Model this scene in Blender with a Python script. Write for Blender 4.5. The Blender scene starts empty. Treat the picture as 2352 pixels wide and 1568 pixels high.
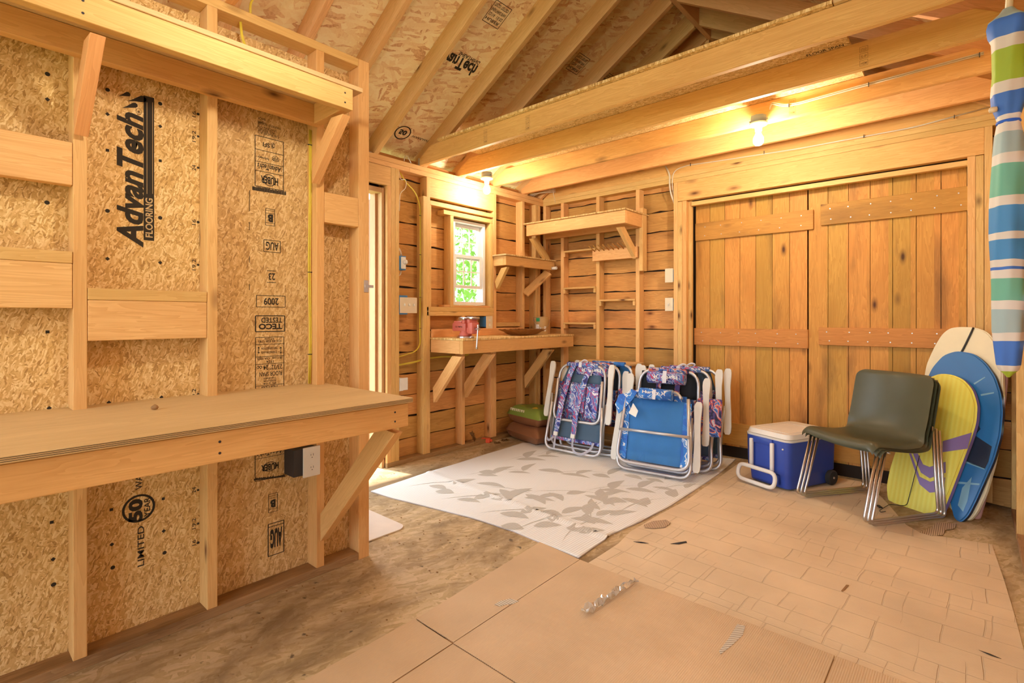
import bpy, bmesh, math, random
from mathutils import Vector, Matrix
random.seed(7)
SC = bpy.context.scene
COL = SC.collection
PI = math.pi

# ------------------------------------------------------------------ camera, world, light, exposure
H = 1.19                       # camera height
FOC = 1189.0                   # focal length in pixels of the 2352 px frame
YAW = 0.7260
HY = 729.0                     # horizon row
cd = bpy.data.cameras.new('camera'); cam = bpy.data.objects.new('camera', cd); COL.objects.link(cam)
cam.location = (0, 0, H); cam.rotation_euler = (PI/2, 0, YAW)
cd.sensor_width = 36; cd.lens = FOC/2352*36; cd.shift_y = -(784-HY)/2352
cd.clip_start = 0.02; cd.clip_end = 200
SC.camera = cam
SC.view_settings.view_transform = 'Standard'; SC.view_settings.look = 'None'
SC.view_settings.gamma = 1; SC.view_settings.use_curve_mapping = False
SC.view_settings.exposure = 0.52
wd = bpy.data.worlds.new('World'); SC.world = wd; wd.use_nodes = True
bg = wd.node_tree.nodes['Background']
bg.inputs[0].default_value = (0.84, 0.93, 1.0, 1); bg.inputs[1].default_value = 4.6
BULB = 500.0                   # radiance of the bulbs
BULB_COL = (1.0, 0.88, 0.70)
sun = bpy.data.lights.new('sun', 'SUN'); sun.energy = 7.0; sun.angle = 0.02; sun.color = (1, .95, .86)
so = bpy.data.objects.new('sun', sun); COL.objects.link(so)
so.rotation_euler = Vector((-0.26, -0.06, 1.0)).to_track_quat('Z', 'Y').to_euler()

# ------------------------------------------------------------------ pixel -> world on a real plane
CY, SY = math.cos(YAW), math.sin(YAW)
def ray(u, v):
    x = (u-1176)/FOC; z = (HY-v)/FOC
    return Vector((x*CY-SY, x*SY+CY, z))
def onX(u, v, X): d = ray(u, v); return d*(X/d.x)+Vector((0, 0, H))
def onY(u, v, Y): d = ray(u, v); return d*(Y/d.y)+Vector((0, 0, H))
def onZ(u, v, Z=0.0): d = ray(u, v); return d*((Z-H)/d.z)+Vector((0, 0, H))
def onP(u, v, p, n):
    d = ray(u, v); o = Vector((0, 0, H)); return o+d*((p-o).dot(n)/d.dot(n))

# ------------------------------------------------------------------ materials
def nmat(name):
    m = bpy.data.materials.new(name); m.use_nodes = True
    nt = m.node_tree; b = nt.nodes['Principled BSDF']
    return m, nt, b
def N(nt, t, **k):
    n = nt.nodes.new(t)
    for a, v in k.items(): setattr(n, a, v)
    return n
def L(nt, a, b): nt.links.new(a, b)
def plain(name, col, rough=.5, metal=0, spec=.5, coat=0, trans=0, emit=None, es=0, alpha=1, bump=0, bscale=200):
    m, nt, b = nmat(name)
    b.inputs['Base Color'].default_value = (*col, 1); b.inputs['Roughness'].default_value = rough
    b.inputs['Metallic'].default_value = metal; b.inputs['Specular IOR Level'].default_value = spec
    b.inputs['Coat Weight'].default_value = coat; b.inputs['Transmission Weight'].default_value = trans
    b.inputs['Alpha'].default_value = alpha
    if emit: b.inputs['Emission Color'].default_value = (*emit, 1); b.inputs['Emission Strength'].default_value = es
    # slight tonal wear so no surface is dead flat
    tc = N(nt, 'ShaderNodeTexCoord'); no = N(nt, 'ShaderNodeTexNoise'); no.inputs['Scale'].default_value = 9
    no.inputs['Detail'].default_value = 4
    mx = N(nt, 'ShaderNodeMixRGB', blend_type='MULTIPLY'); mx.inputs[0].default_value = .25
    mx.inputs[1].default_value = (*col, 1); L(nt, tc.outputs['Object'], no.inputs['Vector'])
    cr = N(nt, 'ShaderNodeValToRGB'); cr.color_ramp.elements[0].color = (.72, .72, .72, 1); cr.color_ramp.elements[0].position = .3
    cr.color_ramp.elements[1].color = (1.1, 1.1, 1.1, 1); cr.color_ramp.elements[1].position = .7
    L(nt, no.outputs['Fac'], cr.inputs[0]); L(nt, cr.outputs[0], mx.inputs[2]); L(nt, mx.outputs[0], b.inputs['Base Color'])
    if bump:
        n2 = N(nt, 'ShaderNodeTexNoise'); n2.inputs['Scale'].default_value = bscale
        bp = N(nt, 'ShaderNodeBump'); bp.inputs['Strength'].default_value = bump; bp.inputs['Distance'].default_value = .002
        L(nt, tc.outputs['Object'], n2.inputs['Vector']); L(nt, n2.outputs['Fac'], bp.inputs['Height']); L(nt, bp.outputs[0], b.inputs['Normal'])
    return m

def math_(nt, op, a, b=None, c=None):
    n = N(nt, 'ShaderNodeMath', operation=op)
    for i, x in enumerate((a, b, c)):
        if x is None: continue
        if hasattr(x, 'is_output') or hasattr(x, 'links'): L(nt, x, n.inputs[i])
        else: n.inputs[i].default_value = x
    return n.outputs[0]
def ramp(nt, fac, stops):
    cr = N(nt, 'ShaderNodeValToRGB'); e = cr.color_ramp.elements
    while len(e) < len(stops): e.new(.5)
    for i, (p, c) in enumerate(stops): e[i].position = p; e[i].color = (*c, 1)
    L(nt, fac, cr.inputs[0]); return cr.outputs[0]
def mix(nt, fac, a, b, mode='MIX'):
    n = N(nt, 'ShaderNodeMixRGB', blend_type=mode)
    for i, x in enumerate((fac, a, b)):
        if isinstance(x, tuple): n.inputs[i].default_value = (*x, 1)
        elif isinstance(x, (int, float)): n.inputs[i].default_value = x
        else: L(nt, x, n.inputs[i])
    return n.outputs[0]

def wood(name, light, dark, knot=(.16, .06, .02), grain=1.0, rows=0, stain=0, rough=.6, vary=.16, knots=.20, kscale=(4.0, 10, 10)):
    """lumber whose grain runs along the object's local X"""
    m, nt, b = nmat(name)
    tc = N(nt, 'ShaderNodeTexCoord'); oi = N(nt, 'ShaderNodeObjectInfo')
    off = N(nt, 'ShaderNodeCombineXYZ')
    for i, k in enumerate((37., 11., 23.)): L(nt, math_(nt, 'MULTIPLY', oi.outputs['Random'], k), off.inputs[i])
    va = N(nt, 'ShaderNodeVectorMath', operation='ADD'); L(nt, tc.outputs['Object'], va.inputs[0]); L(nt, off.outputs[0], va.inputs[1])
    vec = va.outputs[0]; tone = oi.outputs['Random']
    if rows:
        sp = N(nt, 'ShaderNodeSeparateXYZ'); L(nt, tc.outputs['Object'], sp.inputs[0])
        fl = math_(nt, 'FLOOR', math_(nt, 'DIVIDE', sp.outputs[2], rows))
        wn = N(nt, 'ShaderNodeTexWhiteNoise', noise_dimensions='1D'); L(nt, fl, wn.inputs['W'])
        tone = wn.outputs['Value']
        o2 = N(nt, 'ShaderNodeCombineXYZ'); L(nt, math_(nt, 'MULTIPLY', tone, 50.), o2.inputs[0]); L(nt, math_(nt, 'MULTIPLY', tone, 9.), o2.inputs[1])
        v2 = N(nt, 'ShaderNodeVectorMath', operation='ADD'); L(nt, vec, v2.inputs[0]); L(nt, o2.outputs[0], v2.inputs[1]); vec = v2.outputs[0]
    mp = N(nt, 'ShaderNodeMapping'); mp.inputs['Scale'].default_value = (1.1, 16, 16); L(nt, vec, mp.inputs[0])
    n1 = N(nt, 'ShaderNodeTexNoise'); n1.inputs['Scale'].default_value = 1.6; n1.inputs['Detail'].default_value = 3; n1.inputs['Distortion'].default_value = .6
    L(nt, mp.outputs[0], n1.inputs['Vector'])
    rings = math_(nt, 'FRACT', math_(nt, 'MULTIPLY', n1.outputs['Fac'], 9.0))
    mp2 = N(nt, 'ShaderNodeMapping'); mp2.inputs['Scale'].default_value = (4, 160, 160); L(nt, vec, mp2.inputs[0])
    n2 = N(nt, 'ShaderNodeTexNoise'); n2.inputs['Scale'].default_value = 1.5; n2.inputs['Detail'].default_value = 2; L(nt, mp2.outputs[0], n2.inputs['Vector'])
    g = math_(nt, 'MULTIPLY_ADD', rings, .55, math_(nt, 'MULTIPLY', n2.outputs['Fac'], .45))
    c = ramp(nt, g, [(.15, light), (.95, tuple(l*(1-.8*grain)+d*.8*grain for l, d in zip(light, dark)))])
    # broad tone along the piece
    n3 = N(nt, 'ShaderNodeTexNoise'); n3.inputs['Scale'].default_value = 1.0
    mp3 = N(nt, 'ShaderNodeMapping'); mp3.inputs['Scale'].default_value = (1.3, 5, 5); L(nt, vec, mp3.inputs[0]); L(nt, mp3.outputs[0], n3.inputs['Vector'])
    c = mix(nt, ramp(nt, n3.outputs['Fac'], [(.38, (0, 0, 0)), (.75, (.6, .6, .6))]), c, dark)
    # knots
    mpk = N(nt, 'ShaderNodeMapping'); mpk.inputs['Scale'].default_value = kscale; L(nt, vec, mpk.inputs[0])
    vo = N(nt, 'ShaderNodeTexVoronoi'); vo.inputs['Scale'].default_value = 1.0; L(nt, mpk.outputs[0], vo.inputs['Vector'])
    ks = N(nt, 'ShaderNodeSeparateColor'); L(nt, vo.outputs['Color'], ks.inputs[0])
    on = math_(nt, 'LESS_THAN', ks.outputs[0], knots)
    kf = ramp(nt, vo.outputs['Distance'], [(.05, (1, 1, 1)), (.13, (.45, .45, .45)), (.24, (0, 0, 0))])
    c = mix(nt, math_(nt, 'MULTIPLY', kf, on), c, knot)
    # per piece brightness
    hv = N(nt, 'ShaderNodeHueSaturation'); L(nt, c, hv.inputs['Color'])
    L(nt, math_(nt, 'MULTIPLY_ADD', tone, vary, 1-vary/2), hv.inputs['Value'])
    L(nt, math_(nt, 'MULTIPLY_ADD', tone, -.02, .51), hv.inputs['Hue'])
    c = hv.outputs[0]
    if stain:
        ns = N(nt, 'ShaderNodeTexNoise'); ns.inputs['Scale'].default_value = 1.0; ns.inputs['Detail'].default_value = 5
        mps = N(nt, 'ShaderNodeMapping'); mps.inputs['Scale'].default_value = (1.4, 7, 7); L(nt, vec, mps.inputs[0]); L(nt, mps.outputs[0], ns.inputs['Vector'])
        c = mix(nt, ramp(nt, ns.outputs['Fac'], [(.55, (0, 0, 0)), (.72, (stain, stain, stain))]), c, (.12, .055, .018))
    L(nt, c, b.inputs['Base Color']); b.inputs['Roughness'].default_value = rough
    b.inputs['Specular IOR Level'].default_value = .3
    bp = N(nt, 'ShaderNodeBump'); bp.inputs['Strength'].default_value = .25; bp.inputs['Distance'].default_value = .002
    L(nt, g, bp.inputs['Height']); L(nt, bp.outputs[0], b.inputs['Normal'])
    return m

def osb(name, cols, scale=1.0, aniso=(1, 1, 1), dirt=None, big=1.0, dirtfac=.7, rough=.7):
    """strand board: layers of stretched, turned cells with a random tone each"""
    m, nt, b = nmat(name)
    tc = N(nt, 'ShaderNodeTexCoord')
    nd = N(nt, 'ShaderNodeTexNoise'); nd.inputs['Scale'].default_value = 9*scale; nd.inputs['Detail'].default_value = 2
    L(nt, tc.outputs['Object'], nd.inputs['Vector'])
    dv = N(nt, 'ShaderNodeVectorMath', operation='MULTIPLY_ADD')
    L(nt, nd.outputs['Color'], dv.inputs[0]); dv.inputs[1].default_value = (.05/scale,)*3; L(nt, tc.outputs['Object'], dv.inputs[2])
    outs = []
    for k, (ang, st) in enumerate(((.35, (9, 40)), (-.55, (11, 34)), (1.25, (12, 30)), (-1.2, (10, 44)))):
        r = N(nt, 'ShaderNodeVectorRotate', rotation_type='Z_AXIS'); r.inputs['Angle'].default_value = ang
        L(nt, dv.outputs[0], r.inputs['Vector'])
        mp = N(nt, 'ShaderNodeMapping'); mp.inputs['Scale'].default_value = (st[0]*scale*big, st[1]*scale*big, 1)
        mp.inputs['Location'].default_value = (k*3.3, k*1.7, k*5.1)
        L(nt, r.outputs[0], mp.inputs[0])
        vo = N(nt, 'ShaderNodeTexVoronoi', voronoi_dimensions='2D'); vo.inputs['Scale'].default_value = 1.0
        L(nt, mp.outputs[0], vo.inputs['Vector'])
        s = N(nt, 'ShaderNodeSeparateColor'); L(nt, vo.outputs['Color'], s.inputs[0]); outs.append((s.outputs[0], s.outputs[1]))
    val = outs[0][0]
    for k in range(1, 4):
        sel = math_(nt, 'GREATER_THAN', outs[k][1], .56)
        mm = N(nt, 'ShaderNodeMix'); L(nt, sel, mm.inputs[0]); L(nt, val, mm.inputs[2]); L(nt, outs[k][0], mm.inputs[3]); val = mm.outputs[0]
    nf = N(nt, 'ShaderNodeTexNoise'); nf.inputs['Scale'].default_value = 70*scale; nf.inputs['Detail'].default_value = 3
    L(nt, tc.outputs['Object'], nf.inputs['Vector'])
    v = math_(nt, 'MULTIPLY_ADD', val, .72, math_(nt, 'MULTIPLY', nf.outputs['Fac'], .34))
    c = ramp(nt, v, cols)
    if dirt:
        n3 = N(nt, 'ShaderNodeTexNoise'); n3.inputs['Scale'].default_value = 1.9; n3.inputs['Detail'].default_value = 7; n3.inputs['Roughness'].default_value = .62
        n3.inputs['Distortion'].default_value = .5
        mp = N(nt, 'ShaderNodeMapping'); mp.inputs['Scale'].default_value = (1.8, .8, 1); L(nt, tc.outputs['Object'], mp.inputs[0]); L(nt, mp.outputs[0], n3.inputs['Vector'])
        c = mix(nt, ramp(nt, n3.outputs['Fac'], [(.42, (0, 0, 0)), (.62, (dirtfac,)*3)]), c, dirt)
        n4 = N(nt, 'ShaderNodeTexNoise'); n4.inputs['Scale'].default_value = 22; n4.inputs['Detail'].default_value = 4
        L(nt, tc.outputs['Object'], n4.inputs['Vector'])
        c = mix(nt, ramp(nt, n4.outputs['Fac'], [(.66, (0, 0, 0)), (.74, (.8, .8, .8))]), c, (.05, .035, .025))
    L(nt, c, b.inputs['Base Color']); b.inputs['Roughness'].default_value = rough; b.inputs['Specular IOR Level'].default_value = .25
    bp = N(nt, 'ShaderNodeBump'); bp.inputs['Strength'].default_value = .3; bp.inputs['Distance'].default_value = .002
    L(nt, v, bp.inputs['Height']); L(nt, bp.outputs[0], b.inputs['Normal'])
    return m

def cardboard(name, col, grid=False):
    m, nt, b = nmat(name)
    tc = N(nt, 'ShaderNodeTexCoord')
    no = N(nt, 'ShaderNodeTexNoise'); no.inputs['Scale'].default_value = 2.2; no.inputs['Detail'].default_value = 7; L(nt, tc.outputs['Object'], no.inputs['Vector'])
    c = ramp(nt, no.outputs['Fac'], [(.3, tuple(x*.86 for x in col)), (.7, tuple(min(1, x*1.1) for x in col))])
    n5 = N(nt, 'ShaderNodeTexNoise'); n5.inputs['Scale'].default_value = 3.4; n5.inputs['Detail'].default_value = 9; n5.inputs['Roughness'].default_value = .75
    L(nt, tc.outputs['Object'], n5.inputs['Vector'])
    c = mix(nt, ramp(nt, n5.outputs['Fac'], [(.64, (0, 0, 0)), (.78, (.5, .5, .5))]), c, (.78, .66, .52))
    sp = N(nt, 'ShaderNodeSeparateXYZ'); L(nt, tc.outputs['Object'], sp.inputs[0])
    flute = math_(nt, 'SINE', math_(nt, 'MULTIPLY', sp.outputs[1 if grid else 0], 900.))
    hgt = math_(nt, 'MULTIPLY', flute, .05)
    n2 = N(nt, 'ShaderNodeTexNoise'); n2.inputs['Scale'].default_value = 5; n2.inputs['Detail'].default_value = 3; L(nt, tc.outputs['Object'], n2.inputs['Vector'])
    hgt = math_(nt, 'ADD', hgt, math_(nt, 'MULTIPLY', n2.outputs['Fac'], 1.6))
    if grid:
        def bricks(w, h, o, ms, seedoff):
            mp = N(nt, 'ShaderNodeMapping'); mp.inputs['Location'].default_value = (seedoff, seedoff*.7, 0); mp.inputs['Rotation'].default_value = (0, 0, .035)
            nw = N(nt, 'ShaderNodeTexNoise'); nw.inputs['Scale'].default_value = 2.5; L(nt, tc.outputs['Object'], nw.inputs['Vector'])
            vm = N(nt, 'ShaderNodeVectorMath', operation='MULTIPLY_ADD'); L(nt, nw.outputs['Color'], vm.inputs[0]); vm.inputs[1].default_value = (.05, .02, 0); L(nt, tc.outputs['Object'], vm.inputs[2]); L(nt, vm.outputs[0], mp.inputs[0])
            br = N(nt, 'ShaderNodeTexBrick'); br.offset = o; br.inputs['Scale'].default_value = 1
            br.inputs['Mortar Size'].default_value = ms; br.inputs['Mortar Smooth'].default_value = .6
            br.inputs['Brick Width'].default_value = w; br.inputs['Row Height'].default_value = h
            L(nt, mp.outputs[0], br.inputs['Vector']); return br.outputs['Fac']
        b1 = bricks(.31, .155, .37, .003, .03); b2 = bricks(.13, .31, .5, .002, .4)
        n6 = N(nt, 'ShaderNodeTexNoise'); n6.inputs['Scale'].default_value = 1.7; L(nt, tc.outputs['Object'], n6.inputs['Vector'])
        b2 = math_(nt, 'MULTIPLY', b2, ramp(nt, n6.outputs['Fac'], [(.45, (0, 0, 0)), (.6, (1, 1, 1))]))
        cr = math_(nt, 'MAXIMUM', b1, b2)
        hgt = math_(nt, 'SUBTRACT', hgt, math_(nt, 'MULTIPLY', cr, .45))
        c = mix(nt, math_(nt, 'MULTIPLY', cr, .15), c, tuple(x*.55 for x in col))  # crease shade put into the colour, besides the bump
    L(nt, c, b.inputs['Base Color']); b.inputs['Roughness'].default_value = .75; b.inputs['Specular IOR Level'].default_value = .25
    bp = N(nt, 'ShaderNodeBump'); bp.inputs['Strength'].default_value = .9; bp.inputs['Distance'].default_value = .006
    L(nt, hgt, bp.inputs['Height']); L(nt, bp.outputs[0], b.inputs['Normal'])
    return m

def stripes(name, a, bcol, freq, axis=0, rough=.6):
    m, nt, b = nmat(name)
    tc = N(nt, 'ShaderNodeTexCoord'); sp = N(nt, 'ShaderNodeSeparateXYZ'); L(nt, tc.outputs['Object'], sp.inputs[0])
    s = math_(nt, 'SINE', math_(nt, 'MULTIPLY', sp.outputs[axis], freq))
    s = math_(nt, 'MULTIPLY_ADD', s, .5, .5)
    L(nt, mix(nt, s, a, bcol), b.inputs['Base Color']); b.inputs['Roughness'].default_value = rough
    bp = N(nt, 'ShaderNodeBump'); bp.inputs['Strength'].default_value = .5; bp.inputs['Distance'].default_value = .002
    L(nt, s, bp.inputs['Height']); L(nt, bp.outputs[0], b.inputs['Normal'])
    return m

def floral(name, base, stops, scale=14, rough=.75, stretch=(1, .35, 1)):
    m, nt, b = nmat(name)
    tc = N(nt, 'ShaderNodeTexCoord')
    nd = N(nt, 'ShaderNodeTexNoise'); nd.inputs['Scale'].default_value = 6; nd.inputs['Detail'].default_value = 2; L(nt, tc.outputs['Object'], nd.inputs['Vector'])
    dv = N(nt, 'ShaderNodeVectorMath', operation='MULTIPLY_ADD'); L(nt, nd.outputs['Color'], dv.inputs[0]); dv.inputs[1].default_value = (.14,)*3; L(nt, tc.outputs['Object'], dv.inputs[2])
    r = N(nt, 'ShaderNodeVectorRotate', rotation_type='Y_AXIS'); r.inputs['Angle'].default_value = .6; L(nt, dv.outputs[0], r.inputs['Vector'])
    mp = N(nt, 'ShaderNodeMapping'); mp.inputs['Scale'].default_value = (scale*stretch[0], scale, scale*stretch[1]); L(nt, r.outputs[0], mp.inputs[0])
    no = N(nt, 'ShaderNodeTexNoise'); no.inputs['Scale'].default_value = 1.6; no.inputs['Detail'].default_value = 3; no.inputs['Distortion'].default_value = 1.0
    L(nt, mp.outputs[0], no.inputs['Vector'])
    c = ramp(nt, no.outputs['Fac'], [(p, cc) for p, cc in stops])
    for n in nt.nodes:
        if n.type == 'VALTORGB': n.color_ramp.interpolation = 'CONSTANT'
    L(nt, c, b.inputs['Base Color']); b.inputs['Roughness'].default_value = rough
    return m

M = {}
M['stud'] = wood('fresh_pine', (.86, .56, .23), (.64, .34, .11))
M['joist'] = wood('spruce_joist', (.88, .54, .20), (.66, .32, .09), kscale=(3.0, 8, 8), knots=.3)
M['rafter'] = wood('aged_rafter', (.84, .50, .23), (.62, .32, .12))
M['siding'] = wood('rough_siding', (.70, .38, .12), (.44, .20, .055), rows=.18, stain=.5, rough=.75, vary=.30)
M['door'] = wood('door_plank', (.70, .37, .085), (.48, .21, .04), rows=.1259, stain=.6, vary=.22, knots=.26, kscale=(3.6, 9, 9), knot=(.10, .035, .01))
M['rail'] = wood('door_rail', (.64, .31, .075), (.44, .19, .04), stain=.45, knots=.35)
M['bench'] = wood('plywood_top', (.76, .54, .27), (.55, .36, .16), grain=.9, kscale=(1, 2, 2), knots=.15)
M['beechrail'] = wood('fir_rail', (.84, .48, .19), (.64, .31, .10), grain=.9)
M['dusty'] = wood('dusty_sole', (.55, .33, .16), (.25, .13, .06), stain=.8)
M['osb'] = osb('floor_board_panel', [(.08, (.34, .18, .055)), (.30, (.62, .38, .13)), (.6, (.78, .53, .22)), (.9, (.93, .73, .38))], scale=2.4, big=2.2)
M['osb2'] = osb('weathered_panel', [(.08, (.34, .19, .07)), (.30, (.58, .36, .14)), (.6, (.70, .47, .20)), (.9, (.84, .64, .33))], scale=2.3, big=1.9)
M['roofosb'] = osb('roof_strand_board', [(.08, (.52, .24, .12)), (.24, (.78, .50, .28)), (.42, (.90, .68, .40)), (.9, (.98, .84, .56))], scale=1.1, big=1.0)
M['floor'] = osb('worn_floor_board', [(.1, (.44, .32, .16)), (.4, (.56, .42, .23)), (.9, (.68, .53, .33))], scale=1.6, dirt=(.20, .13, .065), dirtfac=.8)
M['card'] = cardboard('scored_cardboard', (.76, .60, .40), grid=True)
M['carton'] = cardboard('brown_carton', (.68, .50, .31))
M['cardedge'] = stripes('corrugation', (.72, .55, .36), (.28, .17, .09), 700, axis=0)
M['torn'] = stripes('torn_corrugation', (.80, .76, .66), (.35, .28, .2), 620, axis=1)
M['dark'] = plain('dark_gap', (.035, .02, .012), .9)
M['ink'] = plain('black_ink', (.045, .038, .03), .8, spec=.1)
M['straw'] = plain('panel_straw_print', (.62, .44, .22), .8)
M['white'] = plain('white_plastic', (.82, .80, .75), .35)
M['vinyl'] = plain('white_vinyl', (.86, .86, .85), .3)
M['beige'] = plain('almond_plate', (.78, .68, .50), .4)
M['bluebox'] = plain('blue_box', (.05, .22, .5), .5)
M['blackbox'] = plain('black_box', (.03, .03, .035), .5)
M['yellow'] = plain('yellow_cable', (.75, .60, .06), .5)
M['whitecable'] = plain('white_cable', (.80, .72, .58), .5)
M['blackcord'] = plain('black_cord', (.02, .02, .02), .5)
M['steel'] = plain('steel', (.62, .62, .62), .28, metal=1)
M['chrome'] = plain('chrome_tube', (.62, .60, .57), .3, metal=1)
M['alu'] = plain('grey_aluminium_tube', (.60, .60, .62), .38, metal=.7)
M['armr'] = plain('light_grey_armrest', (.70, .67, .61), .5)
M['olive'] = plain('olive_plastic', (.19, .19, .115), .28, spec=.6)
M['cooler'] = plain('cooler_blue', (.03, .075, .42), .38)
M['lid'] = plain('cooler_lid', (.80, .76, .68), .45)
M['rubber'] = plain('black_rubber', (.03, .03, .03), .7)
M['red'] = plain('faded_red_paint', (.68, .17, .14), .45)
M['porc'] = plain('porcelain', (.85, .82, .76), .25)
M['greybox'] = plain('grey_box', (.22, .26, .27), .5)
M['bulb'] = plain('lit_bulb', (1, 1, 1), .3, emit=BULB_COL, es=BULB)
M['bulb_soft'] = plain('lit_bulb_soft', (1, 1, 1), .3, emit=BULB_COL, es=BULB*.55)
M['bulb_mid'] = plain('lit_bulb_mid', (1, 1, 1), .3, emit=BULB_COL, es=BULB*.6)
M['glass'] = plain('window_glass', (1, 1, 1), .0, trans=1, spec=.5)
M['glass'].node_tree.nodes['Principled BSDF'].inputs['IOR'].default_value = 1.02
M['rug'] = stripes('rug_weave', (.90, .91, .89), (.74, .76, .75), 420, axis=0, rough=.85)
M['rugleaf'] = stripes('rug_leaf', (.60, .59, .54), (.48, .47, .43), 420, axis=0, rough=.85)
M['rugedge'] = plain('rug_edge', (.55, .50, .50), .8)
M['mat'] = plain('doormat', (.80, .72, .64), .9, bump=.5)
M['mesh'] = plain('slate_blue_mesh', (.17, .28, .42), .8)
M['blackmesh'] = plain('black_mesh', (.03, .035, .045), .85)
M['bluefab'] = plain('bright_blue_fabric', (.10, .40, .92), .75, bump=.4, bscale=700)
M['bluetrim'] = plain('blue_binding', (.02, .12, .62), .6)
M['navyfab'] = floral('floral_navy', None, [(.0, (.03, .03, .14)), (.36, (.07, .10, .42)), (.43, (.70, .72, .82)), (.47, (.10, .22, .55)), (.54, (.60, .06, .12)), (.58, (.14, .13, .42)), (.64, (.75, .75, .82)), (.69, (.05, .05, .2))], scale=13)
M['hibis'] = floral('hibiscus_blue', None, [(.0, (.03, .14, .55)), (.45, (.04, .22, .66)), (.56, (.75, .80, .86)), (.62, (.05, .24, .64)), (.72, (.80, .84, .88))], scale=13)
M['redfab'] = floral('floral_red', None, [(.0, (.02, .02, .06)), (.40, (.07, .05, .2)), (.47, (.62, .12, .08)), (.52, (.5, .45, .5)), (.57, (.04, .12, .42)), (.66, (.03, .03, .1))], scale=12)
M['webbing'] = plain('white_webbing', (.74, .74, .82), .8)
M['yboard'] = stripes('yellow_board', (.78, .68, .09), (.80, .74, .13), 230, axis=0, rough=.5)
M['purple'] = plain('lilac_print', (.26, .18, .42), .5)
M['bboard'] = plain('blue_board', (.02, .16, .44), .35)
M['bboard2'] = plain('light_blue_print', (.20, .42, .58), .4)
M['navy'] = plain('navy_print', (.012, .025, .06), .4)
M['cream'] = plain('cream_board', (.80, .72, .50), .45)
M['pink'] = plain('dusty_pink_foam', (.38, .20, .17), .8, bump=.4)
M['pole'] = plain('cream_pole', (.78, .62, .42), .35)
M['bag'] = plain('brown_bag_film', (.25, .10, .045), .3)
M['baggreen'] = plain('green_bag_film', (.20, .28, .05), .3)
M['bagyel'] = plain('yellow_print', (.75, .50, .05), .35)
M['redbox'] = plain('orange_red_carton', (.80, .10, .03), .5)
M['leaf'] = plain('dry_leaf', (.32, .17, .06), .8)
M['paper'] = plain('white_paper', (.85, .83, .78), .7)
M['kraft'] = plain('crumpled_kraft', (.42, .21, .07), .45, bump=.8, bscale=40)
M['tub'] = plain('amber_tub', (.62, .40, .17), .3, alpha=.85)
M['green'] = plain('green_label', (.02, .30, .12), .5)
M['zinc'] = plain('zinc_plate', (.55, .57, .58), .4, metal=.8)
M['tape'] = plain('clear_tape', (.85, .80, .72), .12, trans=.6)
M['foliage'] = plain('foliage', (.16, .32, .05), .6)
M['ground'] = plain('grass_ground', (.32, .36, .16), .9)
M['outwood'] = wood('outside_trim', (.75, .45, .24), (.5, .26, .12))
M['doorpaint'] = wood('entry_door_stain', (.42, .17, .07), (.30, .11, .04), rough=.45)
def stripe_cloth():
    m, nt, b = nmat('striped_canopy')
    tc = N(nt, 'ShaderNodeTexCoord'); sp = N(nt, 'ShaderNodeSeparateXYZ'); L(nt, tc.outputs['Object'], sp.inputs[0])
    no = N(nt, 'ShaderNodeTexNoise'); no.inputs['Scale'].default_value = 7; L(nt, tc.outputs['Object'], no.inputs['Vector'])
    z = math_(nt, 'MULTIPLY_ADD', no.outputs['Fac'], .03, sp.outputs[2])
    return m, nt, b, z
def canopy_material(bands, z0, z1):
    m, nt, b, z = stripe_cloth()
    f = math_(nt, 'DIVIDE', math_(nt, 'SUBTRACT', z, z0), z1-z0)
    cr = N(nt, 'ShaderNodeValToRGB'); cr.color_ramp.interpolation = 'CONSTANT'; e = cr.color_ramp.elements
    while len(e) < len(bands): e.new(.5)
    for i, (p, c) in enumerate(bands): e[i].position = p; e[i].color = (*c, 1)
    L(nt, f, cr.inputs[0]); L(nt, cr.outputs[0], b.inputs['Base Color']); b.inputs['Roughness'].default_value = .6
    return m

# ------------------------------------------------------------------ object helpers
WM = {}
def obj(name, me, mat=None, parent=None, mw=None, smooth=False):
    if isinstance(me, bmesh.types.BMesh):
        bm = me; me = bpy.data.meshes.new(name); bmesh.ops.recalc_face_normals(bm, faces=bm.faces); bm.to_mesh(me); bm.free()
    if mat is not None:
        for mt in (mat if isinstance(mat, (list, tuple)) else [mat]): me.materials.append(M[mt] if isinstance(mt, str) else mt)
    if smooth:
        for p in me.polygons: p.use_smooth = True
        try: me.set_sharp_from_angle(angle=math.radians(40))
        except Exception: pass
    o = bpy.data.objects.new(name, me); COL.objects.link(o)
    mw = mw or Matrix()
    if parent is not None: o.parent = parent; o.matrix_parent_inverse = WM[parent].inverted()
    o.matrix_basis = mw; WM[o] = mw
    return o
def thing(name, label, cat, loc=(0, 0, 0), rot=0, group=None):
    o = bpy.data.objects.new(name, None); COL.objects.link(o); o.empty_display_size = .05
    mw = Matrix.Translation(loc) @ Matrix.Rotation(rot, 4, 'Z'); o.matrix_basis = mw; WM[o] = mw
    return tag(o, label, cat, group)
def tag(o, label, cat, group=None):
    o['label'] = label; o['category'] = cat
    if group: o['group'] = group
    return o
def struct(o, label=None):
    o['kind'] = 'structure'
    if label: o['label'] = label
    return o
def empty_struct(name, loc=(0, 0, 0), label=None):
    o = bpy.data.objects.new(name, None); COL.objects.link(o); o.empty_display_size = .05
    mw = Matrix.Translation(loc); o.matrix_basis = mw; WM[o] = mw
    return struct(o, label)

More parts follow.
